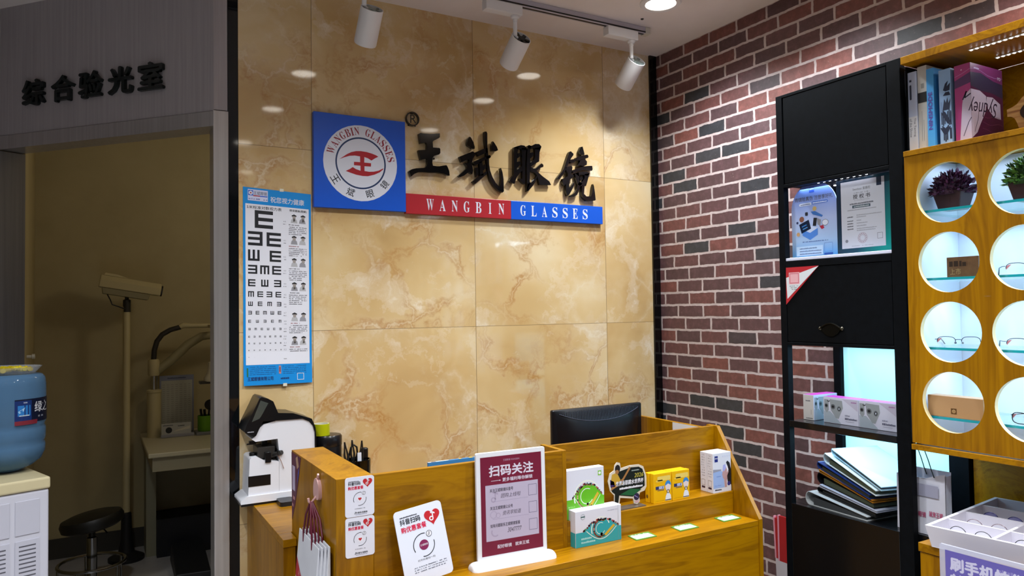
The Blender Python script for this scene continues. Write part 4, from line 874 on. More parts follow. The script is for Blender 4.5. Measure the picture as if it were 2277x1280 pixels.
# lens meter
LW = M('#d6d7de', 0.28); LB = M('#0c0d10', 0.28)
t = T('lens_meter', 'white and black lens meter with tilted screen on the side desk', 'lens meter', (-2.07, -0.08, 0.863)); ya, yb = -0.145, -0.012
b = B(); b.prism([(-2.222, 0.872), (-2.222, 0.884), (-2.198, 0.9), (-1.932, 0.9), (-1.932, 0.872)], 'y', ya-0.008, yb, LW); b.build('base', t, bevel=0.004, seg=3)
b = B(); b.box(-2.220, -1.934, ya-0.006, yb, 0.863, 0.872, LB); b.build('foot_rim', t)
b = B(); b.prism([(-2.193, 0.9), (-2.187, 1.038), (-2.180, 1.044), (-2.160, 1.046), (-2.135, 1.03), (-2.078, 1.02), (-2.078, 0.9)], 'y', ya, yb, LW); b.build('lower_block', t, bevel=0.004, seg=3)
b = B(); b.prism([(-2.18, 1.115), (-2.163, 1.128), (-2.150, 1.155), (-2.135, 1.168), (-2.088, 1.179), (-1.986, 1.178), (-1.960, 1.165), (-1.945, 1.146), (-1.938, 1.12), (-1.936, 0.9), (-2.0775, 0.9), (-2.077, 1.06), (-2.082, 1.108), (-2.165, 1.104)], 'y', ya, yb, LW); b.build('column', t, bevel=0.003, seg=2)
b = B(); b.prism([(-2.084, 1.209), (-2.022, 1.203), (-1.949, 1.175), (-1.935, 1.14), (-1.932, 1.10), (-1.931, 0.905), (-1.936, 0.905), (-1.938, 1.12), (-1.945, 1.147), (-1.960, 1.167), (-1.986, 1.1785), (-2.088, 1.1795)], 'y', ya-0.004, yb, LB); b.build('top_cover', t, bevel=0.002)
b = B(); b.prism([(-2.143, 1.275), (-2.12, 1.268), (-2.099, 1.255), (-2.086, 1.222), (-2.079, 1.204), (-2.088, 1.18), (-2.138, 1.181), (-2.150, 1.158), (-2.164, 1.128), (-2.172, 1.124), (-2.204, 1.142), (-2.206, 1.15), (-2.198, 1.173), (-2.165, 1.24), (-2.151, 1.27)], 'y', ya-0.006, yb, LB); b.build('head', t, bevel=0.004, seg=3)
d = D((0, ya-0.006, 0), UY, UZ); d.poly([(-2.147, 1.262), (-2.118, 1.25), (-2.143, 1.205), (-2.152, 1.192), (-2.180, 1.182)], M('#3f4440', 0.15)); d.up(); d.scribble(-2.196, -2.172, 1.142, 0.0045, M('#9a9aa2', 0.5), 4, 1.0); d.build('screen', t)
b = B(); b.box(-2.193, -2.11, ya-0.0012, ya, 0.934, 0.974, LB); b.build('front_inset', t)
b = B(); b.cyl((-2.12, -0.08, 1.0), (-2.12, -0.08, 1.118), 0.012, LB, 16); b.box(-2.155, -2.09, -0.13, -0.04, 1.035, 1.078, M('#2c2a28', 0.4)); b.box(-2.13, -2.108, -0.15, -0.13, 1.02, 1.06, LB); b.box(-2.085, -2.066, -0.15, -0.03, 1.045, 1.062, LB); b.cyl((-2.105, -0.11, 1.04), (-2.068, -0.155, 1.055), 0.009, M('#2c2a28', 0.4), 12); b.box(-2.18, -2.155, -0.10, -0.08, 1.088, 1.1, LB)
b.tube([(-2.19, -0.10, 1.09), (-2.165, -0.09, 1.088), (-2.14, -0.09, 1.10)], 0.003, LB); b.lathe([(0.013, 0), (0.013, 0.012), (0.005, 0.014)], LB, 16, (-2.168, -0.10, 1.044)); b.build('lens_holder', t, bevel=0.001)
b = B(); b.tube([(-2.085, ya-0.002, 1.05), (-2.07, ya-0.004, 1.02), (-2.06, ya-0.004, 0.99)], 0.0012, M('#8f6a58', 0.5)); b.build('wire', t)
# small things on the side desk
b = B(); b.prism(rounded(-2.092, -2.033, -0.235, -0.155, 0.012), 'z', 0.863, 0.88, M('#1a1c20', 0.35)); tag(origin(b.build('black_gadget', bevel=0.003), (-2.06, -0.2, 0.863)), 'flat black rounded device on the side desk in front of the lens meter', 'device')
t = T('canister', 'black round canister behind the counter end with tape on its lid', 'canister', (-1.865, -0.078, 0.863))
b = B(); b.lathe([(0.053, 0.863), (0.055, 0.868), (0.055, 1.085), (0.052, 1.092), (0.0001, 1.094)], BLACK, 36, (-1.865, -0.078, 0)); b.build('body', t)
b = B(); b.lathe([(0.0558, 1.05), (0.0565, 1.052), (0.0565, 1.088), (0.052, 1.0945), (0.0001, 1.0955)], M('#121316', 0.25), 36, (-1.865, -0.078, 0)); b.build('lid', t)
b = B(); tz = 1.0957; b.lathe([(0.030, tz), (0.034, tz), (0.034, tz+0.047), (0.030, tz+0.047), (0.030, tz)], M('#a8b010', 0.2, coat=0.5), 40, (-1.893, -0.082, 0)); b.lathe([(0.0265, tz), (0.0299, tz), (0.0299, tz+0.047), (0.0265, tz+0.047), (0.0265, tz)], M('#c9c6b4', 0.5), 40, (-1.893, -0.082, 0))
tag(origin(b.build('tape_roll'), (-1.893, -0.082, tz)), 'yellow-green roll of adhesive tape lying on the black canister', 'tape')
t = T('tool_holder', 'black oval tool holder behind the counter end full of pliers', 'tool holder', (-1.755, -0.13, 0.863))
b = B(); b.lathe([(0.045, 0.863), (0.050, 0.868), (0.052, 0.99), (0.047, 0.99), (0.045, 0.875), (0.0001, 0.873)], BLACKGLOSS, 32, (-1.755, -0.13, 0)); b.build('cup', t)
STEELD = M('#54595c', 0.25, 0.9)
def pliers(x, y, tilt, label, openness, mat):
    t = T('pliers', label, 'pliers', (x, y, 0.876), group='pliers in the black tool holder')
    tx, ty = tilt
    def p(u, w, h): return (x+u+tx*h, y+w+ty*h, 0.876+h)
    for s_ in (-1, 1):
        b = B(); b.tube([p(0.004*s_, 0, 0.105), p(openness*0.8*s_, 0.002, 0.075), p(openness*s_, 0.004, 0.04), p(openness*0.85*s_, 0, 0.002)], [0.004, 0.0055, 0.006, 0.005], mat, 8); b.build('handle_grip', t)
    b = B(); b.lathe([(0.008, -0.004), (0.008, 0.004)], STEELD, 16, p(0, 0, 0.112), (0, 1, 0))
    for s_ in (-1, 1): b.tube([p(0.004*s_, 0, 0.105), p(0.007*s_, 0, 0.135), p(0.003*s_, 0, 0.165), p(0.0015*s_, 0, 0.19)], [0.005, 0.0045, 0.003, 0.0018], STEELD, 8)
    b.build('jaw', t)
pliers(-1.790, -0.135, (-0.12, 0), 'pliers with grey jaws leaning left in the black tool holder', 0.010, M('#2c3236', 0.35))
pliers(-1.768, -0.115, (-0.02, 0.05), 'second pliers from the left in the black tool holder', 0.011, BLACK)
pliers(-1.745, -0.140, (0.02, 0.0), 'upright thin-nosed pliers in the middle of the tool holder', 0.009, BLACK)
b = B(); 
pts = [(-1.742, -0.125, 0.876), (-1.742, -0.125, 1.02)]
b.tube([(-1.790, -0.10, 0.876), (-1.784, -0.10, 1.0), (-1.775, -0.10, 1.035), (-1.762, -0.10, 1.044), (-1.75, -0.10, 1.034), (-1.748, -0.10, 1.01), (-1.755, -0.10, 0.985)], 0.004, BLACK, 8)
tag(origin(b.build('cable_loop'), (-1.79, -0.10, 0.876)), 'black loop of cable arching out of the tool holder', 'cable')
b = B(); b.box(-1.765, -1.749, -0.158, -0.152, 0.93, 1.02, M('#cfd2dc', 0.4)); b.box(-1.765, -1.749, -0.158, -0.152, 0.876, 0.93, M('#cfd2dc', 0.4)); tag(origin(b.build('white_ruler'), (-1.757, -0.155, 0.876)), 'short white ruler strip upright in the black tool holder', 'ruler')
b = B(); b.lathe([(0.009, 0.876), (0.009, 0.99), (0.014, 0.995), (0.014, 1.03), (0.010, 1.034)], BLACK, 20, (-1.726, -0.13, 0)); tag(origin(b.build('screwdriver'), (-1.726, -0.13, 0.876)), 'thick black screwdriver handle at the right of the tool holder', 'screwdriver')
CAM_SCALE = COUNTER_CAM_SCALE
t = T('magazine', 'blue and white magazine edge standing up behind the counter front', 'magazine', (-1.585, -0.717, 0.6658))
b = B(); b.box(-1.692, -1.480, -0.722, -0.712, 0.6663, 1.0685, M('#3a7fb8', 0.4)); b.build('cover', t)
d = D((-1.692, -0.722, 1.0685), (1, 0, 0), (0, 1, 0)); d.rect(0.0, 0.03, 0.0, 0.01, M('#d0c6c6', 0.4)); d.rect(0.012, 0.03, 0.001, 0.008, M('#b04a38', 0.4)); d.rect(0.03, 0.08, 0, 0.01, M('#b9cfd9', 0.4)); d.rect(0.12, 0.13, 0, 0.01, M('#c9a83a', 0.4)); d.rect(0.16, 0.175, 0, 0.01, M('#c9a83a', 0.4)); d.build('edge_print', t)
b = B(); b.box(-1.90, -1.157, -0.7365, -0.632, 0.6368, 0.6658, WOOD_H); o = b.build('inner_shelf', bpy.data.objects['reception_counter'])
d = D((XE-0.02, -0.395, 0.98), UX, UZ); d.rect(0, 0.20, 0, 0.066, PAPER); d.up(); d.scribble(0.03, 0.15, 0.02, 0.006, M('#8a8f9a', 0.5), 3, 0.6); d.scribble(0.06, 0.12, 0.035, 0.005, M('#55586a', 0.5), 4, 0.6)
tag(origin(d.build('paper_sheet'), (XE-0.02, -0.49, 0.98)), 'white printed paper stuck inside the counter near the brick wall', 'paper')
# monitor seen from behind
CAM_SCALE = (0.9165, (-0.2268, -0.2609, 0.1336))  # monitor scaled about the camera as well, by its own factor
MB_ = M('#0b0c11', 0.32); MV = M('#1f222b', 0.35)
t = T('computer_monitor', 'black computer monitor seen from behind, standing inside the counter', 'monitor', (-0.71, -0.37, 0.7277))
x0, x1, z0, z1 = -0.962, -0.462, 0.845, 1.155
b = B(); b.box(x0, x1, -0.392, -0.366, z0, z1, MB_); b.build('bezel', t, bevel=0.008, seg=3)
b = B(); n = 16; top = []
for j, (zz, dep, inset) in enumerate(((z1-0.004, 0.002, 0.006), (z1-0.012, 0.010, 0.012), (z1-0.06, 0.026, 0.02), (z0+0.16, 0.034, 0.03), (z0+0.05, 0.03, 0.04), (z0+0.01, 0.002, 0.03))):
    top.append([(x0+inset+(x1-x0-2*inset)*i/n, -0.392-dep*(1-(abs(2*i/n-1))**6), zz) for i in range(n+1)])
b.add([p for r in top for p in r], [(j*(n+1)+i, (j+1)*(n+1)+i, (j+1)*(n+1)+i+1, j*(n+1)+i+1) for j in range(5) for i in range(n)], MB_, True); b.build('rear_shell', t)
def shellpt(u, v, h): # u,v 0..1 across the upper vent field
    xx = x0+0.03+(x1-x0-0.06)*u; zlow = z1-0.058+0.040*abs(2*u-1)**2.2; zz = zlow+(z1-0.010-zlow)*v
    f = (z1-0.012-zz)/0.048; dep = 0.010+0.016*max(0, min(1, f)); return (xx, -0.392-dep*(1-(abs(2*(xx-x0)/(x1-x0)-1))**6)-0.0012-h, zz)
d = D((0, 0, 0), UY, UZ, fn=shellpt)
for i in range(52): d.poly([(i/52, 0), (i/52+0.008, 0), (i/52+0.008+0.012, 1), (i/52+0.012, 1)], MV)
d.build('vent_grille', t)
b = B(); b.tube([shellpt(i/30, -0.02, 0.0005) for i in range(31)], 0.0016, M('#3a4050', 0.3), 6); b.build('vent_lip', t)
b = B(); b.box(-0.74, -0.68, -0.40, -0.375, 0.7377, 0.86, MB_); b.build('stand', t, bevel=0.004); b = B(); b.prism(circ(-0.71, -0.39, 0.13, 36, 0.09), 'z', 0.7277, 0.7397, MB_); b.build('stand_foot', t)
CAM_SCALE = None
# red folders leaning by the brick
for k, (y0, y1, xo, lb) in enumerate(((-0.776, -0.835, -0.022, 'leftmost red and white board standing against the brick wall beside black unit'), (-0.790, -0.86, -0.040, 'middle red and white board leaning between counter and black unit'), (-0.83, -0.93, -0.058, 'red and white board closest to the black display unit'))):
    t = T('red_board', lb, 'folder', (xo, (y0+y1)/2, 0), group='red and white boards by the brick wall'); zt = 0.648+0.02*(k == 2)
    for nm, za, zb_, mt in (('lower_band', 0, 0.47, M('#b9b4bc', 0.45)), ('red_face', 0.47, zt, M('#9c1820', 0.4))):
        sh = lambda z: 0.0+0.025*(1-z/0.65)*(1 if k < 2 else 0)
        b = B(); b.hexa([(xo-0.006, y1-sh(za), za), (xo+0.006, y1-sh(za), za), (xo+0.006, y0-sh(za), za), (xo-0.006, y0-sh(za), za), (xo-0.006, y1-sh(zb_), zb_), (xo+0.006, y1-sh(zb_), zb_), (xo+0.006, y0-sh(zb_), zb_), (xo-0.006, y0-sh(zb_), zb_)], mt); b.build(nm, t)
    b = B(); b.hexa([(xo-0.0065, y0-sh(0.47)-0.006, 0.47), (xo+0.0065, y0-sh(0.47)-0.006, 0.47), (xo+0.0065, y0-sh(0.47)+0.002, 0.47), (xo-0.0065, y0-sh(0.47)+0.002, 0.47), (xo-0.0065, y0-sh(zt)-0.006, zt+0.002), (xo+0.0065, y0-sh(zt)-0.006, zt+0.002), (xo+0.0065, y0-sh(zt)+0.002, zt+0.002), (xo-0.0065, y0-sh(zt)+0.002, zt+0.002)], M('#c98a9c', 0.4)); b.build('pale_edge', t)

# ------------------------------------------------------------------ black display unit on the brick wall
XF = -0.35; YA, YB = -1.117, -1.637
LEDC = (0.55, 0.80, 1.0)
DOTS = M('#eef2ff', 0.4, emit=14.0)
t = T('black_display_unit', 'tall black open display unit with doors and shelves against the brick wall', 'display unit', (-0.18, -1.38, 0))
def kb(name, x0, x1, y0, y1, z0, z1, mat=None, bevel=0.0015, par=None):
    return B().box(x0, x1, y0, y1, z0, z1, mat or BLACKWOOD).build(name, par or t, bevel=bevel)
for x0, x1, y0, y1 in ((XF, XF+0.028, -1.146, YA), (XF, XF+0.028, YB, -1.588), (-0.034, -0.004, -1.146, -1.112), (-0.034, -0.004, -1.648, -1.578)):
    kb('post', x0, x1, y0, y1, 0, 2.43)
kb('top_board', XF, -0.004, -1.588, -1.146, 2.418, 2.43)
td = kb('upper_door', XF+0.001, XF+0.018, -1.586, -1.152, 2.077, 2.417)
for z0, z1 in ((2.062, 2.075), (1.747, 1.773), (1.446, 1.458)): kb('rail', XF, XF+0.028, -1.588, -1.146, z0, z1)
kb('upper_box', XF+0.029, -0.036, -1.586, -1.15, 2.066, 2.417)
kb('light_shelf', XF+0.003, -0.036, -1.588, -1.146, 1.7735, 1.785, M('#cfd4e8', 0.3))
fd = kb('flip_door', XF+0.001, XF+0.018, -1.586, -1.148, 1.460, 1.745)
b = B(); ir = M('#14130f', 0.3, 0.8)
b.tube([(XF-0.006, -1.299-0.0915*i/14, 1.513+0.004*math.sin(PI*i/14)+0.014*math.sin(PI*i/14)) for i in range(15)], 0.0035, ir, 8)
for yy in (-1.299, -1.391): b.lathe([(0.0065, 0), (0.007, 0.004), (0.004, 0.008), (0.0001, 0.01)], M('#4a463c', 0.25, 0.9), 14, (XF, yy, 1.513), (-1, 0, 0))
b.prism([(-1.305-0.08*i/16, 1.510-0.026*math.sin(PI*i/16)**0.7) for i in range(17)]+[(-1.305-0.08*(16-i)/16, 1.514+0.016*math.sin(PI*i/16)) for i in range(17)], 'x', XF-0.004, XF+0.001, ir)
b.build('handle', fd)
kb('flip_box', XF+0.0185, -0.036, -1.586, -1.148, 1.447, 1.77)
kb('shelf', XF, -0.036, -1.588, -1.146, 1.128, 1.153, M('#0e1014', 0.12))
kb('base_cabinet', XF+0.0285, -0.036, -1.765, -1.118, 0.0, 0.833, M('#090a0d', 0.22))
kb('base_front', XF, XF+0.028, -1.5875, -1.1465, 0.0, 0.833, M('#090a0d', 0.22))
FROST = M('#b8f0ee', 0.35, emit=0.5)
kb('frosted_panel', -0.016, -0.010, -1.578, -1.147, 0.836, 1.445, FROST)
b = B(); b.box(-0.345, -0.335, -1.58, -1.386, 2.0635, 2.0655, M('#b8c8ff', 0.4, emit=4.0))
for i in range(9): b.lathe([(0.0001, -0.002), (0.006, -0.002), (0.006, 0)], DOTS, 10, (-0.318, -1.28-0.025*i, 2.0655))
for i in range(12): b.lathe([(0.0001, -0.002), (0.005, -0.002), (0.005, 0)], DOTS, 10, (-0.2, -1.21-0.028*i, 2.0655))
b.build('light_strip', t)
add_area('display_light', (-0.2, -1.37, 2.055), 0.2, 0.4, 2.6, LEDC); add_area('display_light', (-0.2, -1.37, 1.44), 0.25, 0.4, 2.4, (0.45, 0.72, 1.0)); add_area('display_light', (-0.2, -1.37, 1.122), 0.25, 0.4, 2.6, (0.45, 0.75, 1.0))
# corner sticker on the flip door
t = T('corner_sticker', 'red and white triangular sticker on the black flip door corner', 'sticker', (XF, -1.2, 1.607))
b = B(); b.prism([(-1.149, 1.748), (-1.298, 1.748), (-1.146, 1.604)], 'x', XF-0.0012, XF+0.0008, M('#b0242f', 0.35)); b.build('sheet', t)
d = D((XF-0.0012, 0, 0), UX, UZ); q = lambda y, z: (-y, z)
d.poly([q(-1.149, 1.708), q(-1.298, 1.747), q(-1.153, 1.626)], M('#cfd6dc', 0.4)); d.up(); d.rect(1.162, 1.212, 1.682, 1.728, M('#dba8b0', 0.5)); d.up()
d.frame(1.166, 1.208, 1.686, 1.724, 0.002, M('#b23a50', 0.5)); 
for j in range(3): d.scribble(1.165+0.003*j, 1.205-0.004*j, 1.674-0.0065*j, 0.003, M('#55565e', 0.5), j)
d.build('print', t)
# arched poster and certificate
PB = NT('poster_blue'); o_ = PB.obj(); s_ = PB.n('ShaderNodeSeparateXYZ'); PB.l(o_, s_.inputs[0])
PB.l(PB.ramp(PB.math('DIVIDE', PB.math('SUBTRACT', s_.outputs[2], 1.785), 0.295), [(0.0, '#4a9fe0'), (0.22, '#a8c8ee'), (0.5, '#b3c4ee'), (0.8, '#7f96dc'), (1.0, '#4a63b8')]), PB.b.inputs['Base Color']); PB.b.inputs['Roughness'].default_value = 0.3
t = T('arched_poster', 'blue arch-topped gift promotion poster standing in the upper lit opening', 'poster', (-0.28, -1.23, 1.785))
PX = -0.285; w_ = 0.208; y0 = -1.128
b = B(); b.prism([(y0, 1.7855), (y0, 1.975)]+[(y0-w_/2-w_/2*math.cos(math.radians(180-180*i/20))*-1 if False else y0-w_/2+w_/2*math.cos(PI*i/20), 1.975+w_/2*math.sin(PI*i/20)) for i in range(1, 20)]+[(y0-w_, 1.975), (y0-w_, 1.7855)], 'x', PX, PX+0.004, PB.m); b.build('board', t)
b = B(); b.box(PX+0.0045, PX+0.05, y0-0.13, y0-0.08, 1.7855, 1.7875, M('#c9d6ee', 0.1, alpha=0.5)); b.build('foot', t)
d = D((PX, y0, 1.7855), UX, UZ); wt = M('#dfe6f8', 0.4); db = M('#2b56a8', 0.4)
d.rect(0.085, 0.108, 0.252, 0.272, M('#2a4cae', 0.4)); d.up(); d.text('ZEISS', 0.0965, 0.263, 0.005, wt, w=0.02)
d.text('购镜验真伪 注册享好礼', 0.104, 0.222, 0.017, M('#5d6078', 0.4), w=0.172, bold=0.015); d.rrect(0.038, 0.094, 0.204, 0.214, 0.004, wt); d.rrect(0.096, 0.168, 0.206, 0.216, 0.004, M('#4a74c8', 0.4)); d.up(); d.scribble(0.044, 0.09, 0.2065, 0.0045, M('#4c5f90', 0.4), 3, 1); d.scribble(0.1, 0.164, 0.2085, 0.0045, wt, 4, 1)
d.poly([(0.05, 0.088), (0.085, 0.068), (0.12, 0.086), (0.12, 0.112), (0.085, 0.096), (0.05, 0.112)], M('#4f86d8', 0.4)); d.poly([(0.05, 0.112), (0.085, 0.096), (0.12, 0.112), (0.085, 0.125)], M('#c9d8f4', 0.4)); d.up()
d.poly([(0.035, 0.132), (0.08, 0.148), (0.09, 0.112), (0.046, 0.096)], M('#15233c', 0.3)); d.poly([(0.098, 0.122), (0.103, 0.153), (0.118, 0.151), (0.113, 0.12)], M('#23262c', 0.3)); d.poly([(0.12, 0.125), (0.118, 0.15), (0.136, 0.142), (0.132, 0.118)], M('#8f9098', 0.4)); d.poly([(0.09, 0.178), (0.11, 0.178), (0.145, 0.158), (0.14, 0.152), (0.1, 0.166)], M('#3f74c0', 0.4))
d.disc(0.048, 0.152, 0.011, M('#8a5a4a', 0.4)); d.disc(0.154, 0.130, 0.0145, CODE, 0.012); d.poly([(0.128, 0.118), (0.145, 0.121), (0.150, 0.109), (0.138, 0.105)], M('#b23048', 0.4)); d.rrect(0.064, 0.077, 0.164, 0.178, 0.003, M('#2a2c36', 0.4)); d.disc(0.108, 0.188, 0.009, M('#c9ad70', 0.4)); d.disc(0.03, 0.094, 0.008, M('#caa070', 0.4)); d.disc(0.027, 0.14, 0.005, M('#2a3560', 0.4))
d.up(); d.disc(0.154, 0.130, 0.0132, wt, 0.0107); d.line([(0.048, 0.122), (0.07, 0.129)], 0.004, M('#3f80c8', 0.4)); d.line([(0.052, 0.112), (0.074, 0.119)], 0.004, M('#4f90d0', 0.4))
d.scribble(0.05, 0.165, 0.060, 0.004, M('#5670a8', 0.4), 5); d.rect(0.02, 0.142, 0.008, 0.045, M('#bcd8f4', 0.4)); d.frame(0.148, 0.184, 0.018, 0.052, 0.0012, M('#5d7cc0', 0.4)); d.rect(0.147, 0.185, 0.006, 0.014, db); d.up()
for j in range(3): d.scribble(0.035, 0.135-0.02*(j == 0), 0.034-0.0105*j, 0.005, M('#5b6f98', 0.4), 8+j, 1)
d.build('print', t)
CF = NT('certificate_frame'); o_ = CF.obj(); s_ = CF.n('ShaderNodeSeparateXYZ'); CF.l(o_, s_.inputs[0])
fv = CF.math('ADD', CF.math('MULTIPLY', CF.math('SUBTRACT', -1.36, s_.outputs[1]), 3.2), CF.math('MULTIPLY', CF.math('SUBTRACT', 2.07, s_.outputs[2]), 1.6))
CF.l(CF.ramp(fv, [(0.25, '#1a2c40'), (0.65, '#23485a'), (1.0, '#1d8f88')]), CF.b.inputs['Base Color']); CF.b.inputs['Roughness'].default_value = 0.2
t = T('certificate', 'framed white authorization certificate with dark teal border in the lit opening', 'certificate', (-0.3, -1.45, 1.785))
CX = -0.302; y0 = -1.345; w_ = 0.213
b = B(); b.box(CX, CX+0.01, y0-w_, y0, 1.7855, 2.061, CF.m); b.build('frame', t, bevel=0.001)
b = B(); b.box(CX+0.0105, CX+0.06, y0-0.13, y0-0.09, 1.7855, 1.789, BLACK); b.build('strut', t)
d = D((CX, y0, 1.7855), UX, UZ); d.rect(0.02, 0.193, 0.02, 0.265, M('#c3c8d4', 0.4)); d.up(); gk = M('#3a3d46', 0.5); d.rect(0.163, 0.182, 0.235, 0.265, M('#1c2c44', 0.4)); d.rect(0.066, 0.138, 0.165, 0.175, M('#2f4a58', 0.4))
d.text('Steinbest 星趣控', 0.104, 0.229, 0.010, gk, w=0.07); d.scribble(0.072, 0.136, 0.218, 0.004, M('#8b8f9a', 0.5), 1, 0.6); d.text('授 权 书', 0.104, 0.198, 0.0165, gk, w=0.068, bold=0.02); d.text('AUTHORIZATION', 0.104, 0.190, 0.005, M('#8b8f9a', 0.5), w=0.062)
d.scribble(0.056, 0.15, 0.178, 0.006, M('#5a5e6a', 0.5), 2, 1); d.up(); d.scribble(0.072, 0.133, 0.1675, 0.005, M('#b9c4cc', 0.5), 3, 1)
for j, v in enumerate((0.157, 0.137, 0.130, 0.118, 0.108, 0.098, 0.088, 0.081)): d.scribble(0.046 if j == 0 else 0.082, (0.16, 0.18, 0.12, 0.1, 0.125, 0.12, 0.16, 0.155)[j], v, 0.0035, M('#8f939e', 0.5), 10+j, 1)
for j, v in enumerate((0.132, 0.118, 0.108, 0.098, 0.088)): d.scribble(0.044, 0.068, v, 0.004, gk, 30+j, 1)
st = M('#8c6a78', 0.5); d.ring(0.104, 0.055, 0.018, 0.019, st); d.ring(0.104, 0.055, 0.010, 0.011, st)
for i in range(14): a = 2*PI*i/14; d.disc(0.104+0.0145*math.cos(a), 0.055+0.0145*math.sin(a), 0.0018, st)
d.frame(0.162, 0.182, 0.047, 0.068, 0.001, gk); d.disc(0.04, 0.047, 0.006, M('#7b7f8a', 0.5)); d.scribble(0.06, 0.145, 0.026, 0.003, M('#9a9eaa', 0.5), 50); d.build('print', t)
# three eye-massager boxes
LILW = M('#c4c6d8', 0.35); MAG = M('#b83a9a', 0.35)
def phor_art(d, w, h):
    g1, g2, g3 = M('#8d9499', 0.4), M('#5a6066', 0.4), M('#14161c', 0.4)
    d.poly([(0.02*w, 0.02*h), (0.02*w, 0.45*h), (0.2*w, 0.45*h), (0.5*w, 0.05*h), (0.5*w, 0.02*h)], M('#9aa6b2', 0.4)); d.poly([(0.55*w, 0.97*h), (0.98*w, 0.97*h), (0.98*w, 0.55*h)], M('#b4b0c4', 0.4)); d.up()
    d.poly([(0.03*w, 0.9*h), (0.16*w, 0.9*h), (0.16*w, 0.5*h), (0.10*w, 0.38*h), (0.03*w, 0.5*h)], g1); d.poly([(0.19*w, 0.92*h), (0.55*w, 0.9*h), (0.57*w, 0.62*h), (0.5*w, 0.40*h), (0.44*w, 0.2*h), (0.36*w, 0.22*h), (0.22*w, 0.5*h)], g1); d.up()
    d.disc(0.09*w, 0.66*h, 0.05*w, g2, 0.08*h); d.disc(0.285*w, 0.64*h, 0.065*w, g2, 0.10*h); d.disc(0.46*w, 0.58*h, 0.055*w, g2, 0.10*h); d.ring(0.155*w, 0.87*h, 0.02*w, 0.04*w, g3, 180, 360); d.up()
    d.disc(0.09*w, 0.66*h, 0.03*w, g3, 0.045*h); d.disc(0.285*w, 0.64*h, 0.035*w, g3, 0.05*h); d.disc(0.46*w, 0.58*h, 0.03*w, g3, 0.06*h); d.up(); d.disc(0.46*w, 0.58*h, 0.014*w, M('#c9d4e4', 0.4), 0.035*h)
    d.scribble(0.62*w, 0.76*w, 0.33*h, 0.06*h, M('#8e8fa4', 0.5), 4, 1); d.scribble(0.62*w, 0.96*w, 0.2*h, 0.075*h, M('#5a5b70', 0.5), 5, 1); d.rect(0.64*w, 0.88*w, 0.13*h, 0.14*h, M('#7c7d92', 0.5)); d.scribble(0.80*w, 0.95*w, 0.85*h, 0.05*h, M('#9c6a9c', 0.5), 6, 1)
def massager(x0, x1, y0, y1, label, face):
    t = T('massager_box', label, 'box', ((x0+x1)/2, (y0+y1)/2, 1.1535), group='white and magenta boxes on the black shelf'); z0, z1 = 1.1535, 1.251
    B().box(x0, x1, y1, y0, z0, z1, LILW).build('carton', t, bevel=0.001)
    d = D((x0, y1, z1), (1, 0, 0), (0, 1, 0)); d.rect(0.0005, x1-x0-0.0005, 0.0005, y0-y1-0.0005, MAG); d.build('top_print', t)
    if face == 'x': d = D((x0, y0, z0), UX, UZ); phor_art(d, y0-y1, z1-z0); d.build('front_print', t)
    else:
        d = D((x0, y1, z0), UY, UZ); phor_art(d, x1-x0, z1-z0); d.build('front_print', t)
        d = D((x0, y0, z0), UX, UZ); w = y0-y1; d.rect(0.001, w-0.001, 0.001, z1-z0-0.001, M('#bdb9b6', 0.4)); d.up(); d.scribble(0.25*w, 0.7*w, 0.072, 0.005, M('#55555c', 0.5), 1, 1); d.scribble(0.3*w, 0.8*w, 0.022, 0.02, M('#a8a4a0', 0.5), 2, 0.5); d.scribble(0.25*w, 0.9*w, 0.005, 0.004, M('#4a4a50', 0.5), 3, 1); d.build('end_print', t)
massager(-0.285, -0.145, -1.160, -1.2085, 'white box turned end-on at the left of the black shelf, magenta top', 'y')
massager(-0.282, -0.222, -1.250, -1.398, 'middle white and magenta box with a grey optical device on its front', 'x')
massager(-0.284, -0.224, -1.4005, -1.5485, 'right white and magenta box on the black shelf, touching the right post', 'x')
# ring binders piled on the lower shelf
def binder(label, color, zl, zr, th_l, th_r, ang, dx, dy, inner='#2b2d2a', group='ring binders piled in the black unit'):
    """spine at local y = 0 (left), opening edges at y = -0.275; x = depth; wedge between spine and edge"""
    t = T('ring_binder', label, 'binder', (-0.262+dx, -1.196+dy, zl), rz=math.radians(ang), group=group)
    Wd, Dp, ct = 0.268, 0.205, 0.0028; c = M(color, 0.3); dz = zr-zl
    def prof(y, k): # k 0 bottom 1 top
        f = -y/Wd; return dz*f+(th_l+(th_r-th_l)*f)*k
    b = B(); r = th_l/2
    outer = [(-Wd, prof(-Wd, 0)), (-0.012, prof(-0.012, 0))]+[(-0.012+r*0.75*math.sin(a)+0.0, r-r*math.cos(a)) for a in [PI*i/8 for i in range(1, 8)]]+[(-0.012, prof(-0.012, 1)), (-Wd, prof(-Wd, 1))]
    inn = [(-Wd, prof(-Wd, 1)-ct), (-0.012, th_l-ct+dz*0.044)]+[(-0.012+(r-ct)*0.75*math.sin(a), r+(r-ct)*math.cos(a)) for a in [PI*i/8 for i in range(1, 8)]]+[(-0.012, ct+dz*0.044), (-Wd, prof(-Wd, 0)+ct)]
    b.prism(outer+inn, 'x', 0, Dp, c); b.build('cover', t, local=True)
    b = B(); p = [(-Wd+0.006, prof(-Wd+0.006, 0)+ct+0.0003), (-0.028, prof(-0.028, 0)+ct+0.0005), (-0.028, prof(-0.028, 1)-ct-max(0.001, th_l*0.28)), (-Wd+0.006, prof(-Wd+0.006, 1)-ct-0.0003)]
    if p[3][1] > p[0][1]+0.001: b.prism(p, 'x', 0.004, Dp-0.004, M(inner, 0.6)); b.build('pages', t, local=True)
    return t
zl = 0.8335
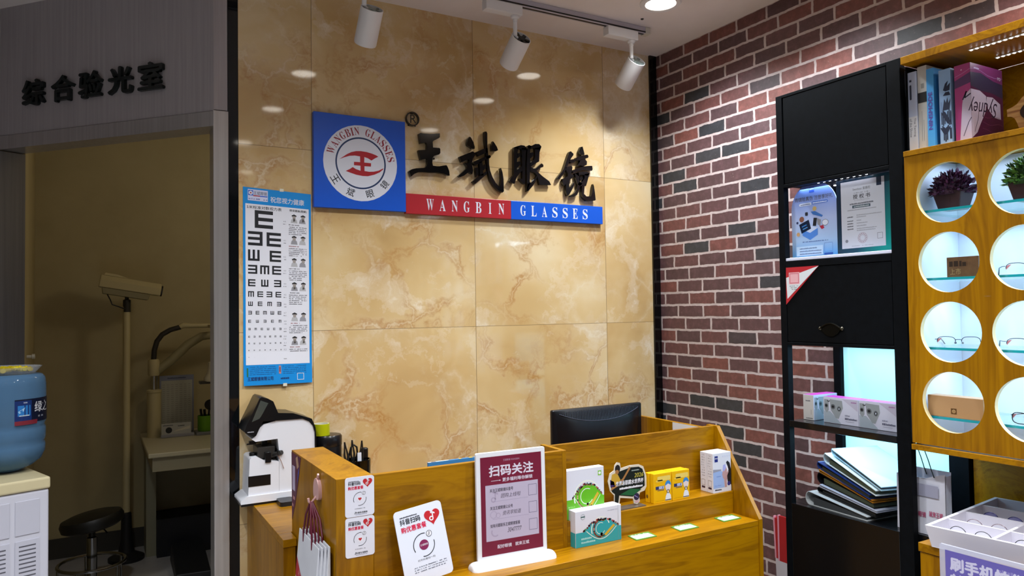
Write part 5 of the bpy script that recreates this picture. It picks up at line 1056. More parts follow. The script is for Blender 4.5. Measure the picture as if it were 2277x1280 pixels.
specs = [('wide grey-white ring binder at the bottom of the pile', '#a9aeb0', 0.052, 0.016, -4, -0.052, 0.006, '#33373a'),
         ('black ring binder just above the bottom grey one', '#101215', 0.018, 0.016, -6, -0.030, -0.02, '#1c1e1e'),
         ('thin silver-grey folder low in the binder pile', '#9fa4b4', 0.010, 0.008, -7, -0.028, -0.025, '#222'),
         ('black round-backed ring binder in the middle of the pile', '#0c0d12', 0.040, 0.020, -9, -0.010, -0.012, '#39402f'),
         ('orange-brown folder in the middle of the binder pile', '#a0681c', 0.011, 0.010, -10, -0.006, -0.008, '#6a4a20'),
         ('dark blue binder third from the top of the pile', '#1c2f66', 0.026, 0.018, -12, 0.0, 0.0, '#2a2c24'),
         ('white ring binder second from the top of the pile', '#c3cccf', 0.036, 0.020, -14, 0.004, -0.03, '#39402f'),
         ('pale blue leather binder lying on top of the pile', '#9dbcc8', 0.018, 0.014, -16, 0.018, -0.05, '#2a3038')]
zr = zl
for i, (lb, c, tl, tr_, an, dx, dy, inn) in enumerate(specs):
    if len(inn) < 7: inn = '#222222'
    binder(lb, c, zl, zr, tl, tr_, an, dx, dy, inn); zl += tl+0.0008; zr += tr_+0.0008
# paper bag in the lower right bay
t = T('gift_bag', 'white paper bag with thin dark handles standing in the lower bay of the black unit', 'paper bag', (-0.285, -1.635, 0.834))
b = B(); bx0, bx1, by0, by1, bz0, bz1 = -0.305, -0.265, -1.552, -1.718, 0.834, 1.025
GB = mottled('gift_bag_paper', '#c2c4d2', '#cacbd8', 8, 0.5)
for vs_ in ([(bx0, by1, bz0), (bx0, by0, bz0), (bx0+0.006, by0, bz1-0.012), (bx0+0.006, (by0+by1)/2-0.02, bz1-0.006), (bx0+0.006, by1+0.035, bz1+0.006), (bx0+0.006, by1, bz1+0.016)],):
    n = len(vs_); b.add(vs_+[(p[0]+0.002, p[1], p[2]) for p in vs_], [list(range(n)), list(range(n, 2*n))[::-1]]+[(n+i, n+(i+1) % n, (i+1) % n, i) for i in range(n)], GB)
b.box(bx1-0.002, bx1, by1, by0, bz0, bz1+0.02, GB); b.box(bx0+0.002, bx1, by0-0.002, by0, bz0, bz1-0.005, GB); b.box(bx0+0.002, bx1, by1, by1+0.002, bz0, bz1+0.01, GB); b.box(bx0+0.002, bx1-0.002, by1+0.002, by0-0.002, bz0, bz0+0.003, GB)
b.build('body', t)
for xx, off in ((bx0+0.003, 0.0), (bx1-0.004, 0.045)):
    b = B(); yc = (by0+by1)/2-0.012+off
    b.tube([(xx, yc+0.033, bz1-0.008), (xx, yc+0.040, bz1+0.025), (xx, yc+0.050, bz1+0.05), (xx, yc+0.042, bz1+0.078), (xx, yc+0.012, bz1+0.100), (xx, yc-0.004, bz1+0.092), (xx, yc-0.018, bz1+0.055), (xx, yc-0.028, bz1+0.022), (xx, yc-0.036, bz1+0.0)], 0.0016, M('#1c2b2c', 0.5)); b.build('handle', t)
d = D((bx0, by0, bz0), UX, UZ); d.rect(0.045, 0.145, 0.125, 0.165, M('#9a9bb0', 0.5)); rdp = M('#a8486c', 0.5); d.text('配好眼镜', 0.075, 0.055, 0.018, rdp, w=0.052, bold=0.02); d.text('就来王斌', 0.135, 0.062, 0.018, rdp, w=0.045, bold=0.02); d.build('print', t)

# ------------------------------------------------------------------ yellow display cabinet with round windows
XY = -0.37; YL0 = -1.655; NC = 5; CW2 = 0.2205
t = T('round_window_cabinet', 'yellow wooden wall cabinet with round lit windows and a top book shelf', 'cabinet', (-0.2, -2.2, 1.123))
ys0, zc0 = -1.789, 1.2885; zlo, zhi = 1.145, 2.087; R = 0.0955; nseg = 48
b = B(); hx0 = XY
yend = ys0-CW2*(NC-0.5)
zs = [zc0+0.2208*j for j in range(4)]
def sq(a, hw, hh):
    c, s = math.cos(a), math.sin(a); k = min(hw/abs(c) if abs(c) > 1e-9 else 9, hh/abs(s) if abs(s) > 1e-9 else 9); return c*k, s*k
zb_ = [zc0-0.1104+0.2208*j for j in range(5)]
for xface, flip in ((XY, False), (XY+0.018, True)):
    def q4(y0, y1, z0, z1):
        p = [(xface, y0, z0), (xface, y1, z0), (xface, y1, z1), (xface, y0, z1)]; b.add(p if not flip else p[::-1], [(0, 1, 2, 3)], WOOD_V)
    q4(YL0, ys0+CW2/2, zlo, zhi); q4(ys0+CW2/2, yend, zlo, zb_[0]); q4(ys0+CW2/2, yend, zb_[4], zhi)
    for i in range(NC):
        yc = ys0-CW2*i
        for z in zs:
            P = []
            for k in range(nseg):
                a = 2*PI*k/nseg; c, s = sq(a, CW2/2, 0.1104); P.append((xface, yc+c, z+s))
            for k in range(nseg):
                a = 2*PI*k/nseg; P.append((xface, yc+R*math.cos(a), z+R*math.sin(a)))
            fs = [(k, (k+1) % nseg, nseg+(k+1) % nseg, nseg+k) for k in range(nseg)]
            b.add(P, [f[::-1] for f in fs] if not flip else fs, WOOD_V)
EDGE = M('#d8c79a', 0.4)
for i in range(NC):
    yc = ys0-CW2*i
    for z in zs:
        P = [(xx, yc+R*math.cos(2*PI*k/nseg), z+R*math.sin(2*PI*k/nseg)) for xx in (XY, XY+0.018) for k in range(nseg)]
        b.add(P, [(k, nseg+k, nseg+(k+1) % nseg, (k+1) % nseg) for k in range(nseg)], EDGE, True)
for y in (YL0, yend): b.add([(XY, y, zlo), (XY+0.018, y, zlo), (XY+0.018, y, zhi), (XY, y, zhi)], [(0, 1, 2, 3)], WOOD_V)
for z in (zlo, zhi): b.add([(XY, YL0, z), (XY+0.018, YL0, z), (XY+0.018, yend, z), (XY, yend, z)], [(0, 1, 2, 3)], WOOD_V)
b.build('front_panel', t)
LIN = M('#d5daea', 0.35)
yb = lambda name, x0, x1, y0, y1, z0, z1, mat: kb(name, x0, x1, y0, y1, z0, z1, mat, 0.001, t)
yb('inner_side', XY+0.0185, -0.0905, -1.668, YL0-0.001, 1.141, 2.0865, LIN); yb('inner_back', -0.09, -0.08, yend, YL0-0.001, 1.141, 2.0865, LIN)
yb('bottom_board', XY-0.006, -0.02, yend, YL0, 1.123, 1.1405, WOOD_H); yb('shelf_board', XY-0.004, -0.02, yend, YL0, 2.0875, 2.105, WOOD_H)
yb('top_board', XY-0.004, -0.02, yend, YL0, 2.396, 2.421, WOOD_H); yb('upper_back', -0.019, -0.006, yend, YL0-0.002, 2.1055, 2.3955, WOOD_H); yb('lower_back', -0.019, -0.006, yend, YL0+0.0, 0.884, 1.1225, WOOD_H)
yb('upper_side', -0.34, -0.02, -1.6545, -1.6495, 2.1055, 2.3955, BLACKWOOD); yb('right_side', XY, -0.006, yend-0.02, yend-0.0005, 1.123, 2.421, WOOD_V)
GLS = M('#bfeef0', 0.05, alpha=0.28); GED = M('#1f98a8', 0.15)
for z in (1.235, 1.458, 1.683, 1.905):
    b = B(); b.box(XY+0.036, -0.0915, yend+0.002, -1.669, z-0.008, z, GLS); g = b.build('glass_shelf', t)
    b = B(); b.box(XY+0.0345, XY+0.0358, yend+0.002, -1.669, z-0.008, z, GED); b.build('glass_edge', g)
    add_area('display_light', (-0.22, -2.2, z+0.172), 0.16, 1.0, 2.6, (0.60, 0.80, 1.0))
b = B()
for xx in (-0.316, -0.163):
    b.box(xx-0.006, xx+0.006, yend+0.02, -1.845, 2.3935, 2.3955, M('#d9d9d0', 0.4))
    for i in range(50):
        y = -1.852-0.0165*i
        if y > yend+0.03: b.lathe([(0.0001, -0.0045), (0.004, -0.003), (0.0045, -0.002)], DOTS, 8, (xx, y, 2.3955))
b.build('light_strip', t)
add_area('display_light', (-0.24, -2.3, 2.388), 0.1, 0.9, 0.9, (0.95, 0.97, 1.0))
# base cabinet
t = T('base_cabinet', 'yellow wooden base cabinet under the round window cabinet holding the tray', 'cabinet', (-0.28, -2.2, 0))
B().box(-0.55, -0.004, yend, -1.776, 0.856, 0.882, WOOD_H).build('top_board', t, bevel=0.001); B().box(-0.546, -0.004, yend, -1.779, 0.0, 0.8535, WOOD_V).build('body', t, bevel=0.001)
# ---- books on the top shelf
SB = 2.1055
def book(label, y0, y1, h, dep, xs, cov, page='#c9c6ba', hard=0.002):
    t = T('book', label, 'book', ((xs+dep/2), (y0+y1)/2, SB), group='books on the top shelf of the yellow cabinet'); c = M(cov, 0.35) if isinstance(cov, str) else cov
    b = B(); b.box(xs, xs+hard, y1, y0, SB, SB+h, c); b.box(xs+hard, xs+dep, y1, y1+hard, SB, SB+h, c); b.box(xs+hard, xs+dep, y0-hard, y0, SB, SB+h, c); b.build('cover', t)
    b = B(); b.box(xs+hard+0.0005, xs+dep-0.003, y1+hard+0.0002, y0-hard-0.0002, SB+0.003, SB+h-0.003, M(page, 0.7)); b.build('pages', t); return t
GY = M('#9aa4bc', 0.45); CR = M('#c2c1bb', 0.45); DKI = M('#2a3044', 0.5)
t = book('grey and cream book at the left end of the book row', -1.6475, -1.6845, 0.268, 0.19, -0.335, '#aab4cc')
d = D((-0.335, -1.6475, SB), UX, UZ); d.rect(0, 0.037, 0, 0.118, M('#c4c6cc', 0.4)); d.up(); d.text('The Taming', 0.023, 0.112, 0.0085, DKI, w=0.062, align='l', rot=-PI/2); d.text('of the Shrew', 0.010, 0.112, 0.0085, DKI, w=0.062, align='l', rot=-PI/2); d.rrect(0.012, 0.019, 0.175, 0.225, 0.003, DKI); d.scribble(0.012, 0.02, 0.235, 0.01, DKI, 2, 1); d.build('spine_print', t)
t = book('cream book with a black square on its spine', -1.686, -1.7165, 0.279, 0.2, -0.332, '#c0bfba')
d = D((-0.332, -1.686, SB), UX, UZ); d.rect(0.0, 0.0305, 0.158, 0.192, M('#0c0d0f', 0.5)); d.scribble(0.011, 0.021, 0.205, 0.02, M('#8a8a88', 0.5), 3, 1); 
for k in range(2): d.line([(0.012+0.006*k, 0.03), (0.012+0.006*k, 0.13-0.03*k)], 0.0012, M('#8a8a88', 0.5))
d.build('spine_print', t)
t = book('sky blue book with purple lettering up its spine', -1.718, -1.7415, 0.262, 0.19, -0.336, '#4a9ee0')
d = D((-0.336, -1.718, SB), UX, UZ); d.text('NINSMODE', 0.017, 0.062, 0.0125, M('#5d3f9e', 0.45), w=0.122, align='l', rot=PI/2, bold=0.03); d.build('spine_print', t)
t = book('pale blue book printed with dark cut-paper city letters', -1.756, -1.7935, 0.247, 0.19, -0.332, '#8fb2dc')
d = D((-0.332, -1.756, SB), UX, UZ); nb = M('#1e2740', 0.45)
d.text('N', 0.021, 0.07, 0.04, nb, w=0.022, bold=0.09); d.text('Y', 0.018, 0.018, 0.042, nb, w=0.024, bold=0.09); d.rect(0.031, 0.0374, 0.02, 0.055, nb); d.rect(0.033, 0.0374, 0.065, 0.105, nb); d.poly([(0.01, 0.115), (0.032, 0.115), (0.036, 0.15), (0.029, 0.135), (0.026, 0.155), (0.021, 0.138), (0.016, 0.152)], nb); d.poly([(0.012, 0.162), (0.036, 0.16), (0.032, 0.172), (0.02, 0.172)], nb); d.poly([(0.013, 0.18), (0.02, 0.20), (0.03, 0.208), (0.025, 0.19), (0.036, 0.2), (0.034, 0.176), (0.02, 0.175)], nb)
d.scribble(0.004, 0.009, 0.1, 0.06, M('#7d9cc8', 0.4), 2, 1); d.build('spine_print', t)
SY = M('#6a2a5c', 0.3); SYM = M('#a8407e', 0.3); SYL = M('#bdb4cc', 0.35); SYK = M('#2c2440', 0.4); SYW = M('#4d1a40', 0.3)
t = book('thick magenta book placed upside down at the right of the row', -1.803, -1.852, 0.248, 0.185, -0.327, SY)
d = D((-0.327, -1.803, SB), UX, UZ); w_ = 0.049
d.rect(0, w_, 0, 0.248, SYM); d.up(); d.poly([(0.0, 0.2), (w_, 0.218), (w_, 0.185), (0.0, 0.175)], M('#5a3a66', 0.4)); d.poly([(0.012, 0.0), (0.022, 0.12), (0.026, 0.145), (w_, 0.165), (w_, 0.0)], SYL); d.up(); d.line([(0, 0.212), (w_*0.5, 0.219), (w_, 0.229)], 0.0012, M('#c890c0', 0.4)); d.line([(0.024, 0.02), (0.04, 0.06), (w_, 0.075)], 0.002, SYK); d.disc(0.022, 0.231, 0.0025, M('#d8a0c8', 0.4)); d.line([(0.024, 0.135), (0.036, 0.160), (0.03, 0.14), (w_, 0.150)], 0.004, SYK); d.build('spine_print', t)
d = D((-0.327, -1.852, SB), (1, 0, 0), UZ); w_ = 0.185
d.rect(0, w_, 0, 0.2, SYW); d.rect(0, w_, 0.2, 0.248, SY); d.up(); d.poly([(0, 0.218), (0.06, 0.222), (0.13, 0.205), (w_, 0.2), (w_, 0.155), (0.12, 0.165), (0.06, 0.165), (0, 0.175)], M('#2f2844', 0.4))
d.poly([(0, 0.165), (0.05, 0.165), (0.09, 0.15), (0.08, 0.10), (0.05, 0.06), (0.03, 0.03), (0, 0.01)], SYL); d.poly([(0.085, 0.15), (0.125, 0.152), (0.168, 0.135), (0.17, 0.085), (0.13, 0.088), (0.10, 0.108), (0.088, 0.12)], SYL); d.up()
d.text('Sydney', 0.075, 0.145, 0.062, SYK, w=0.16, rot=PI+0.06, shear=0.35, bold=-0.005); d.line([(0.015, 0.03), (0.035, 0.07), (0.042, 0.1)], 0.002, SYK); d.text('PO', 0.165, 0.212, 0.01, SYL, bold=0.03); d.scribble(0.02, 0.05, 0.232, 0.005, M('#b9b4d8', 0.4), 2, 1)
for k in range(4): d.line([(0.06+0.12*i/8, 0.02+0.022*k+0.004*math.sin(i*0.9+k)) for i in range(9)], 0.001, M('#7d4468', 0.4))
d.line([(0, 0.229), (0.03, 0.232), (0.06, 0.229), (0.1, 0.219), (0.14, 0.216), (w_, 0.22)], 0.0012, M('#9a78b0', 0.4)); d.build('cover_print', t)
# wooden ornament
WO = NT('striped_wood'); o_ = WO.obj(); WO.l(WO.ramp(WO.noise(WO.mapping(o_, (3, 4, 90)), 1.0, 3), [(0.35, '#8a5a30'), (0.5, '#b88a4e'), (0.65, '#caa468')]), WO.b.inputs['Base Color']); WO.b.inputs['Roughness'].default_value = 0.4
t = T('wooden_ornament', 'carved striped wooden ornament with a snout on the top shelf', 'ornament', (-0.2, -1.98, SB))
half = [(-1.904, 2.203), (-1.905, 2.180), (-1.916, 2.178), (-1.926, 2.170), (-1.932, 2.155), (-1.938, 2.135), (-1.945, 2.118), (-1.96, 2.106), (-2.02, 2.106), (-2.045, 2.125), (-2.055, 2.16), (-2.055, 2.20), (-2.035, 2.235), (-2.0, 2.25), (-1.965, 2.243), (-1.948, 2.230), (-1.933, 2.213), (-1.920, 2.207)]
b = B(); b.prism(half, 'x', -0.225, -0.165, WO.m); b.build('body', t, bevel=0.004)
b = B(); b.prism(circ(-1.992, 2.185, 0.05, 28, 0.032), 'x', -0.2275, -0.222, M('#2c1a10', 0.4)); b.build('hollow', t)
# ---- things behind the round windows
def plant(label, x, y, z, cols, n, rad, hgt):
    t = T('potted_plant', label, 'plant', (x, y, z), group=None); r = random.Random(3+n)
    b = B(); pr = M('#3a2026', 0.5); b.hexa([(-0.030, -0.034, 0), (0.030, -0.034, 0), (0.030, 0.034, 0), (-0.030, 0.034, 0), (-0.042, -0.048, 0.062), (0.042, -0.048, 0.062), (0.042, 0.048, 0.062), (-0.042, 0.048, 0.062)], pr); b.build('pot', t, bevel=0.004, local=True)
    b = B()
    for i in range(n):
        th = r.uniform(0, 2*PI); ph = math.acos(r.uniform(0.0, 1)); dr = Vector((math.sin(ph)*math.cos(th), math.sin(ph)*math.sin(th), math.cos(ph)*0.95-0.12*(ph > 1.2)))
        rr = r.uniform(0.55, 1.0); p = Vector((dr.x*rad*rr*0.9, dr.y*rad*rr, 0.062+dr.z*hgt*rr)); L_ = r.uniform(0.012, 0.02); sd = dr.cross(Vector((r.uniform(-1, 1), r.uniform(-1, 1), r.uniform(-1, 1)))).normalized()*0.0042
        d2 = (dr+Vector((r.uniform(-.5, .5), r.uniform(-.5, .5), r.uniform(-.3, .6)))).normalized()*L_
        b.add([p-sd*0.4, p+d2*0.5-sd, p+d2, p+d2*0.5+sd, p+sd*0.4], [(0, 1, 2, 3, 4)], M(r.choice(cols), 0.5))
    b.lathe([(rad*0.75, 0.05), (rad*0.72, 0.07), (rad*0.5, 0.06+hgt*0.6), (0.001, 0.06+hgt*0.75)], M(cols[0], 0.7), 16); b.build('foliage', t, local=True); return t
plant('dark purple-leaved plant in a brown pot behind the top left round window', -0.25, -1.745, 1.9055, ['#3a1a34', '#4d2246', '#5d2c52', '#2c1428'], 900, 0.066, 0.066)
plant('green-leaved plant in a brown pot behind the second top round window', -0.25, -1.975, 1.9055, ['#2c4a1c', '#4a7a2c', '#6a9a40', '#8fb060', '#24401a'], 900, 0.066, 0.075)
t = T('wood_sign', 'small brown wooden block sign on the glass shelf of the second window', 'sign', (-0.3, -1.793, 1.6835))
b = B(); b.box(-0.302, -0.29, -1.845, -1.746, 1.6835, 1.748, mottled('walnut_block', '#5d4128', '#6d4e30', 40, 0.5)); b.build('block', t, bevel=0.001)
d = D((-0.302, -1.746, 1.6835), UX, UZ); bk = M('#2c1c10', 0.5); d.text('上市', 0.027, 0.008, 0.02, M('#a08a60', 0.5), w=0.034); d.scribble(0.008, 0.065, 0.034, 0.018, bk, 5, 1); d.build('carving', t)
t = T('glasses_case', 'tan rectangular glasses case on the glass shelf of the lowest left window', 'glasses case', (-0.31, -1.777, 1.2355))
b = B(); b.box(-0.337, -0.288, -1.864, -1.690, 1.2355, 1.303, M('#b08a62', 0.45)); b.build('case', t, bevel=0.002)
d = D((-0.337, -1.690, 1.2355), UX, UZ); d.rect(0.075, 0.093, 0.012, 0.03, M('#5d4022', 0.4)); d.up(); d.ring(0.084, 0.021, 0.004, 0.0055, M('#c9a878', 0.4)); d.ring(0.084, 0.021, 0.0012, 0.0025, M('#c9a878', 0.4)); d.build('badge', t)
# glasses
def lens_outline(kind, s):
    if kind == 'round': return circ(s*0.0335, 0, 0.0235, 28, 0.022)
    o = []
    for i in range(32):
        a = 2*PI*i/32; c, n = math.cos(a), math.sin(a); o.append((s*0.0345+0.026*math.copysign(abs(c)**0.7, c), 0.0165*math.copysign(abs(n)**0.7, n)))
    return o
def glasses(label, loc, rz, kind='rect', rim='#23242a', rimr=0.0009, folded=False, lens_col=None, tint=0.12, pads=None, half_rim=False, group=None, zoff=0.0165):
    """front in the local x-z plane looking to -y; temples run to +y (open) or across behind (folded)"""
    t = T('eyeglasses', label, 'glasses', loc, rz=rz, group=group); rm = M(rim, 0.25, 0.6); z0 = 0.022 if kind == 'round' else zoff
    for s in (-1, 1):
        ol = lens_outline(kind, s); b = B(); b.prism([(x, z+z0+0.001) for x, z in ol], 'y', -0.0006, 0.0006, M(lens_col or '#e4ecf4', 0.03, alpha=tint)); b.build('lens', t, local=True)
        pth = [(x, 0, z+z0+0.001) for x, z in ol]
        b = B()
        if half_rim: b.tube([p for p in pth if p[2] > z0-0.002][0:17] if True else pth, rimr*1.2, rm, 6)
        else: b.tube(pth, rimr, rm, 6, closed=True)
        b.build('rim', t, local=True)
        b = B(); x1 = s*(0.058 if kind == 'round' else 0.062)
        if folded: b.tube([(x1, 0, z0+0.008), (s*0.067, 0.004, z0+0.008), (s*0.066, 0.010+0.003*s, z0+0.007), (s*-0.02, 0.013+0.003*s, z0-0.004), (s*-0.055, 0.014+0.003*s, z0-0.012)], [0.001, 0.001, 0.0012, 0.0014, 0.0018], rm, 6)
        else: b.tube([(x1, 0, z0+0.008), (s*0.067, 0.004, z0+0.008), (s*0.068, 0.012, z0+0.008), (s*0.066, 0.085, z0+0.007), (s*0.064, 0.105, z0+0.0), (s*0.062, 0.13, z0-0.012)], [0.001, 0.001, 0.0012, 0.0014, 0.0018, 0.0022], rm, 6)
        b.build('temple', t, local=True)
        b = B(); b.lathe([(0.0001, 0), (0.003, 0.001), (0.0038, 0.003), (0.0001, 0.005)], M(pads or '#c8b8a8', 0.2, alpha=0.8), 10, (s*0.009, 0.006, z0-0.003), (s*0.5, 1, 0)); b.build('nose_pad', t, local=True)
    b = B(); b.tube([(-0.0095, 0, z0+0.006), (-0.005, -0.001, z0+0.0085), (0.005, -0.001, z0+0.0085), (0.0095, 0, z0+0.006)], rimr*1.2, rm, 6); b.build('bridge', t, local=True); return t
PK = '#c84a5c'
RZW = -PI/2                     # fronts looking to -x
def demo_tag(o, loc_sign):
    b = B(); ol = [(x*0.8+loc_sign*0.012, z*0.75) for x, z in lens_outline('rect', loc_sign)]; b.prism([(x, z+0.0175) for x, z in ol if abs(x) > 0.04][:9] or [(0.04, 0.01), (0.05, 0.01), (0.05, 0.02)], 'y', 0.0008, 0.0014, M(PK, 0.4)); b.build('paper_tag', o, local=True)
g = glasses('thin dark half-rim glasses with pink tag behind the third left window', (-0.300, -1.775, 1.4585), RZW+0.35, 'rect', '#23303a', half_rim=True, pads='#2c3a44', group=None); demo_tag(g, -1)
g = glasses('dark rimmed glasses behind the second window of the right column', (-0.30, -1.99, 1.6835), RZW+0.6, 'rect', '#2a2c34', half_rim=True); demo_tag(g, -1)
g = glasses('thin rimmed glasses behind the third window of the right column', (-0.30, -1.985, 1.4585), RZW+0.6, 'rect', '#34353c', half_rim=True); demo_tag(g, -1)
g = glasses('black browline glasses with pink lens sticker behind the lowest right window', (-0.31, -1.985, 1.2355), RZW-0.2, 'rect', '#101218', 0.0013); demo_tag(g, -1)
# ---- sample tray
ang = math.radians(7); ud = Vector((math.cos(ang), math.sin(ang)*0.9, 0)); vd = Vector((math.sin(ang), -math.cos(ang), 0)).normalized(); ud = Vector((-vd.y, vd.x, 0))
TO = Vector((-0.572, -1.812, 0.8825)); TD, TW, TH = 0.505, 0.52, 0.063
TRAY = M('#cfccd6', 0.4)
t = T('glasses_tray', 'white compartment tray of glasses on the yellow base cabinet', 'tray', TO)
def TP(u, v, h): p = TO+ud*u+vd*v; return (p.x, p.y, TO.z+h)
def tbox(b, u0, u1, v0, v1, h0, h1, tp=0.0):
    b.hexa([TP(u0+tp, v1-tp, h0), TP(u1-tp, v1-tp, h0), TP(u1-tp, v0+tp, h0), TP(u0+tp, v0+tp, h0), TP(u0, v1, h1), TP(u1, v1, h1), TP(u1, v0, h1), TP(u0, v0, h1)], TRAY)
b = B(); tbox(b, 0.012, TD-0.012, 0.012, TW-0.012, 0, 0.012); b.build('floor_plate', t)
w_ = 0.011
for u0, u1, v0, v1, e in ((0, w_, 0, TW, 'f'), (TD-w_, TD, 0, TW, 'b'), (w_, TD-w_, 0, w_, 'l'), (w_, TD-w_, TW-w_, TW, 'r')):
    b = B(); o_ = 0.012
    def C(u, v, h, lo): # taper the outer faces inwards at the foot
        uu = u+(o_ if (lo and u == 0) else -o_ if (lo and u == TD) else 0); vv = v+(o_ if (lo and v == 0) else -o_ if (lo and v == TW) else 0); uu = min(max(uu, o_ if lo else 0), TD-(o_ if lo else 0)); vv = min(max(vv, o_ if lo else 0), TW-(o_ if lo else 0)); return TP(uu, vv, h)
    k1, k2 = (u1+(o_ if e == 'f' else 0)), u0-(o_ if e == 'b' else 0)
    b.hexa([C(u0, v1, 0.002, True), C(u1+(o_ if e == 'f' else 0), v1, 0.002, True), C(u1+(o_ if e == 'f' else 0), v0, 0.002, True), C(u0, v0, 0.002, True), C(u0, v1, TH, False), C(u1, v1, TH, False), C(u1, v0, TH, False), C(u0, v0, TH, False)], TRAY); b.build('rim_wall', t)
for u in (0.132, 0.255, 0.378): b = B(); tbox(b, u-0.004, u+0.004, w_, TW-w_, 0.012, TH-0.003); b.build('divider', t)
for v in (0.175, 0.347): b = B(); tbox(b, v*0+w_, TD-w_, v-0.0045, v+0.0045, 0.012, TH-0.002); b.build('divider', t)
RT = math.atan2(vd.y, vd.x)
for (iu, iv, rim, tint, lc, lb) in ((0, 0, '#4a4c52', 0.10, None, 'thin round-rimmed glasses in the front left compartment of the tray'), (1, 0, '#8a7880', 0.10, None, 'rimless-looking pale glasses in the second left compartment of the tray'), (2, 0, '#2c2c60', 0.35, '#5a5aa0', 'blue-violet tinted glasses in the third left compartment of the tray'),
        (0, 1, '#3c3e44', 0.08, None, 'thin grey round glasses in the front middle compartment of the tray'), (1, 1, '#18191e', 0.10, None, 'black thin-rimmed glasses in the second middle compartment of the tray'), (2, 1, '#0e0f14', 0.12, None, 'black glasses in the third middle compartment of the tray')):
    u = (0.075, 0.19, 0.31)[iu]; v = (0.093, 0.262)[iv]; p = TP(u, v, 0.0125)
    glasses(lb, p, RT, 'round', rim, 0.0011, True, lc, tint, group='glasses in the white compartment tray')
# purple notice in a clear holder
t = T('purple_notice', 'purple notice with white lettering in a clear holder before the tray', 'sign', (-0.60, -1.99, 0.70))
NU = Vector((0.02, -1, 0)).normalized(); NO = Vector((-0.607, -1.874, 0.69)); PUR = mottled('purple_print', '#6058a4', '#665eac', 4, 0.35); CLR = M('#d4d8ee', 0.05, alpha=0.45)
w_, h_ = 0.30, 0.225
slab(B(), NO, NU, Vector((0, 0, 1)), rounded(0, w_, 0, h_, 0.004), 0.007, CLR).build('holder', t)
b = B(); p = NO-NU.cross(Vector((0, 0, 1)))*0.0075; b.box(-0.5985, -0.5515, -2.06, -1.98, 0.72, 0.724, CLR); b.build('bracket', t)
d = D(NO, NU, UZ); d.rect(0.016, w_-0.016, 0.008, h_-0.014, PUR); d.up(); d.text('刷手机怕伤眼', 0.030, 0.158, 0.036, M('#c4c2dc', 0.4), w=0.232, bold=0.05, align='l'); d.text('就用', 0.030, 0.112, 0.036, M('#c4c2dc', 0.4), w=0.075, bold=0.05, align='l')
d.scribble(0.155, 0.20, 0.187, 0.010, M('#8680bc', 0.4), 2, 1); d.build('print', t)

# ------------------------------------------------------------------ examination room behind the doorway
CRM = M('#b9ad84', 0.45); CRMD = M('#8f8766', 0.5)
t = T('chart_projector', 'cream chart projector tilted on a tall pole in the dim examination room', 'projector', (-2.51, 2.38, 0))
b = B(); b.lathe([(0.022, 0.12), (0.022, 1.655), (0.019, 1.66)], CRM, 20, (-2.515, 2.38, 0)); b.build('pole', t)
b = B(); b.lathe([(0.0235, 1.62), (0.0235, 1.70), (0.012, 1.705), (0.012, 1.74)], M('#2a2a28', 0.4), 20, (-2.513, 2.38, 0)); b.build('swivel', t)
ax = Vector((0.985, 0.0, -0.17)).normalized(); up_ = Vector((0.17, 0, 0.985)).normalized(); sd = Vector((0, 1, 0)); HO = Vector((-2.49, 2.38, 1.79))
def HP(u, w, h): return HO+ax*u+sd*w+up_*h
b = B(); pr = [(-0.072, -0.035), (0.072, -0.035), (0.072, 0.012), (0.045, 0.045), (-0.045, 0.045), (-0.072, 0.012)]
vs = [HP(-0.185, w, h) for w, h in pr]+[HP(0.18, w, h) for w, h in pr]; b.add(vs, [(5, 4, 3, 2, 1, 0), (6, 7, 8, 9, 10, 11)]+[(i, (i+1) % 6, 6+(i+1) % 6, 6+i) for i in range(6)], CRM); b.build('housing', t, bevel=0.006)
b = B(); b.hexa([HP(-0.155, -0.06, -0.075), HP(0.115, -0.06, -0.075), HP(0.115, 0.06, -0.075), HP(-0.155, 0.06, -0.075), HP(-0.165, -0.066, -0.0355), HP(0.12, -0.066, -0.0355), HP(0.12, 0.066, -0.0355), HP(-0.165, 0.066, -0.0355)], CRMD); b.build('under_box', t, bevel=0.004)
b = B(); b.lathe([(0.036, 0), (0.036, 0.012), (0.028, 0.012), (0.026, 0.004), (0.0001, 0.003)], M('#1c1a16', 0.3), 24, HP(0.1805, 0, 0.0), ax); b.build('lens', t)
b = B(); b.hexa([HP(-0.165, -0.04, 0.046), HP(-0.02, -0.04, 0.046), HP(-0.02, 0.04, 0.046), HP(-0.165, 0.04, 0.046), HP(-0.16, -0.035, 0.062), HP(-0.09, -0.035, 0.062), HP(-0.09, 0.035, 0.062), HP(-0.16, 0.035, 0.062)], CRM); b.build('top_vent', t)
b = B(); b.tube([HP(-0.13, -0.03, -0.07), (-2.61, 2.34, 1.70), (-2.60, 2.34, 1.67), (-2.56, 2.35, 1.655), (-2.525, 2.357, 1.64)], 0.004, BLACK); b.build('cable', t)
b = B(); b.lathe([(0.108, 0), (0.108, 0.02), (0.05, 0.05), (0.035, 0.13), (0.03, 0.30), (0.022, 0.31)], M('#15161a', 0.5), 28, (-2.515, 2.38, 0)); b.build('base', t)
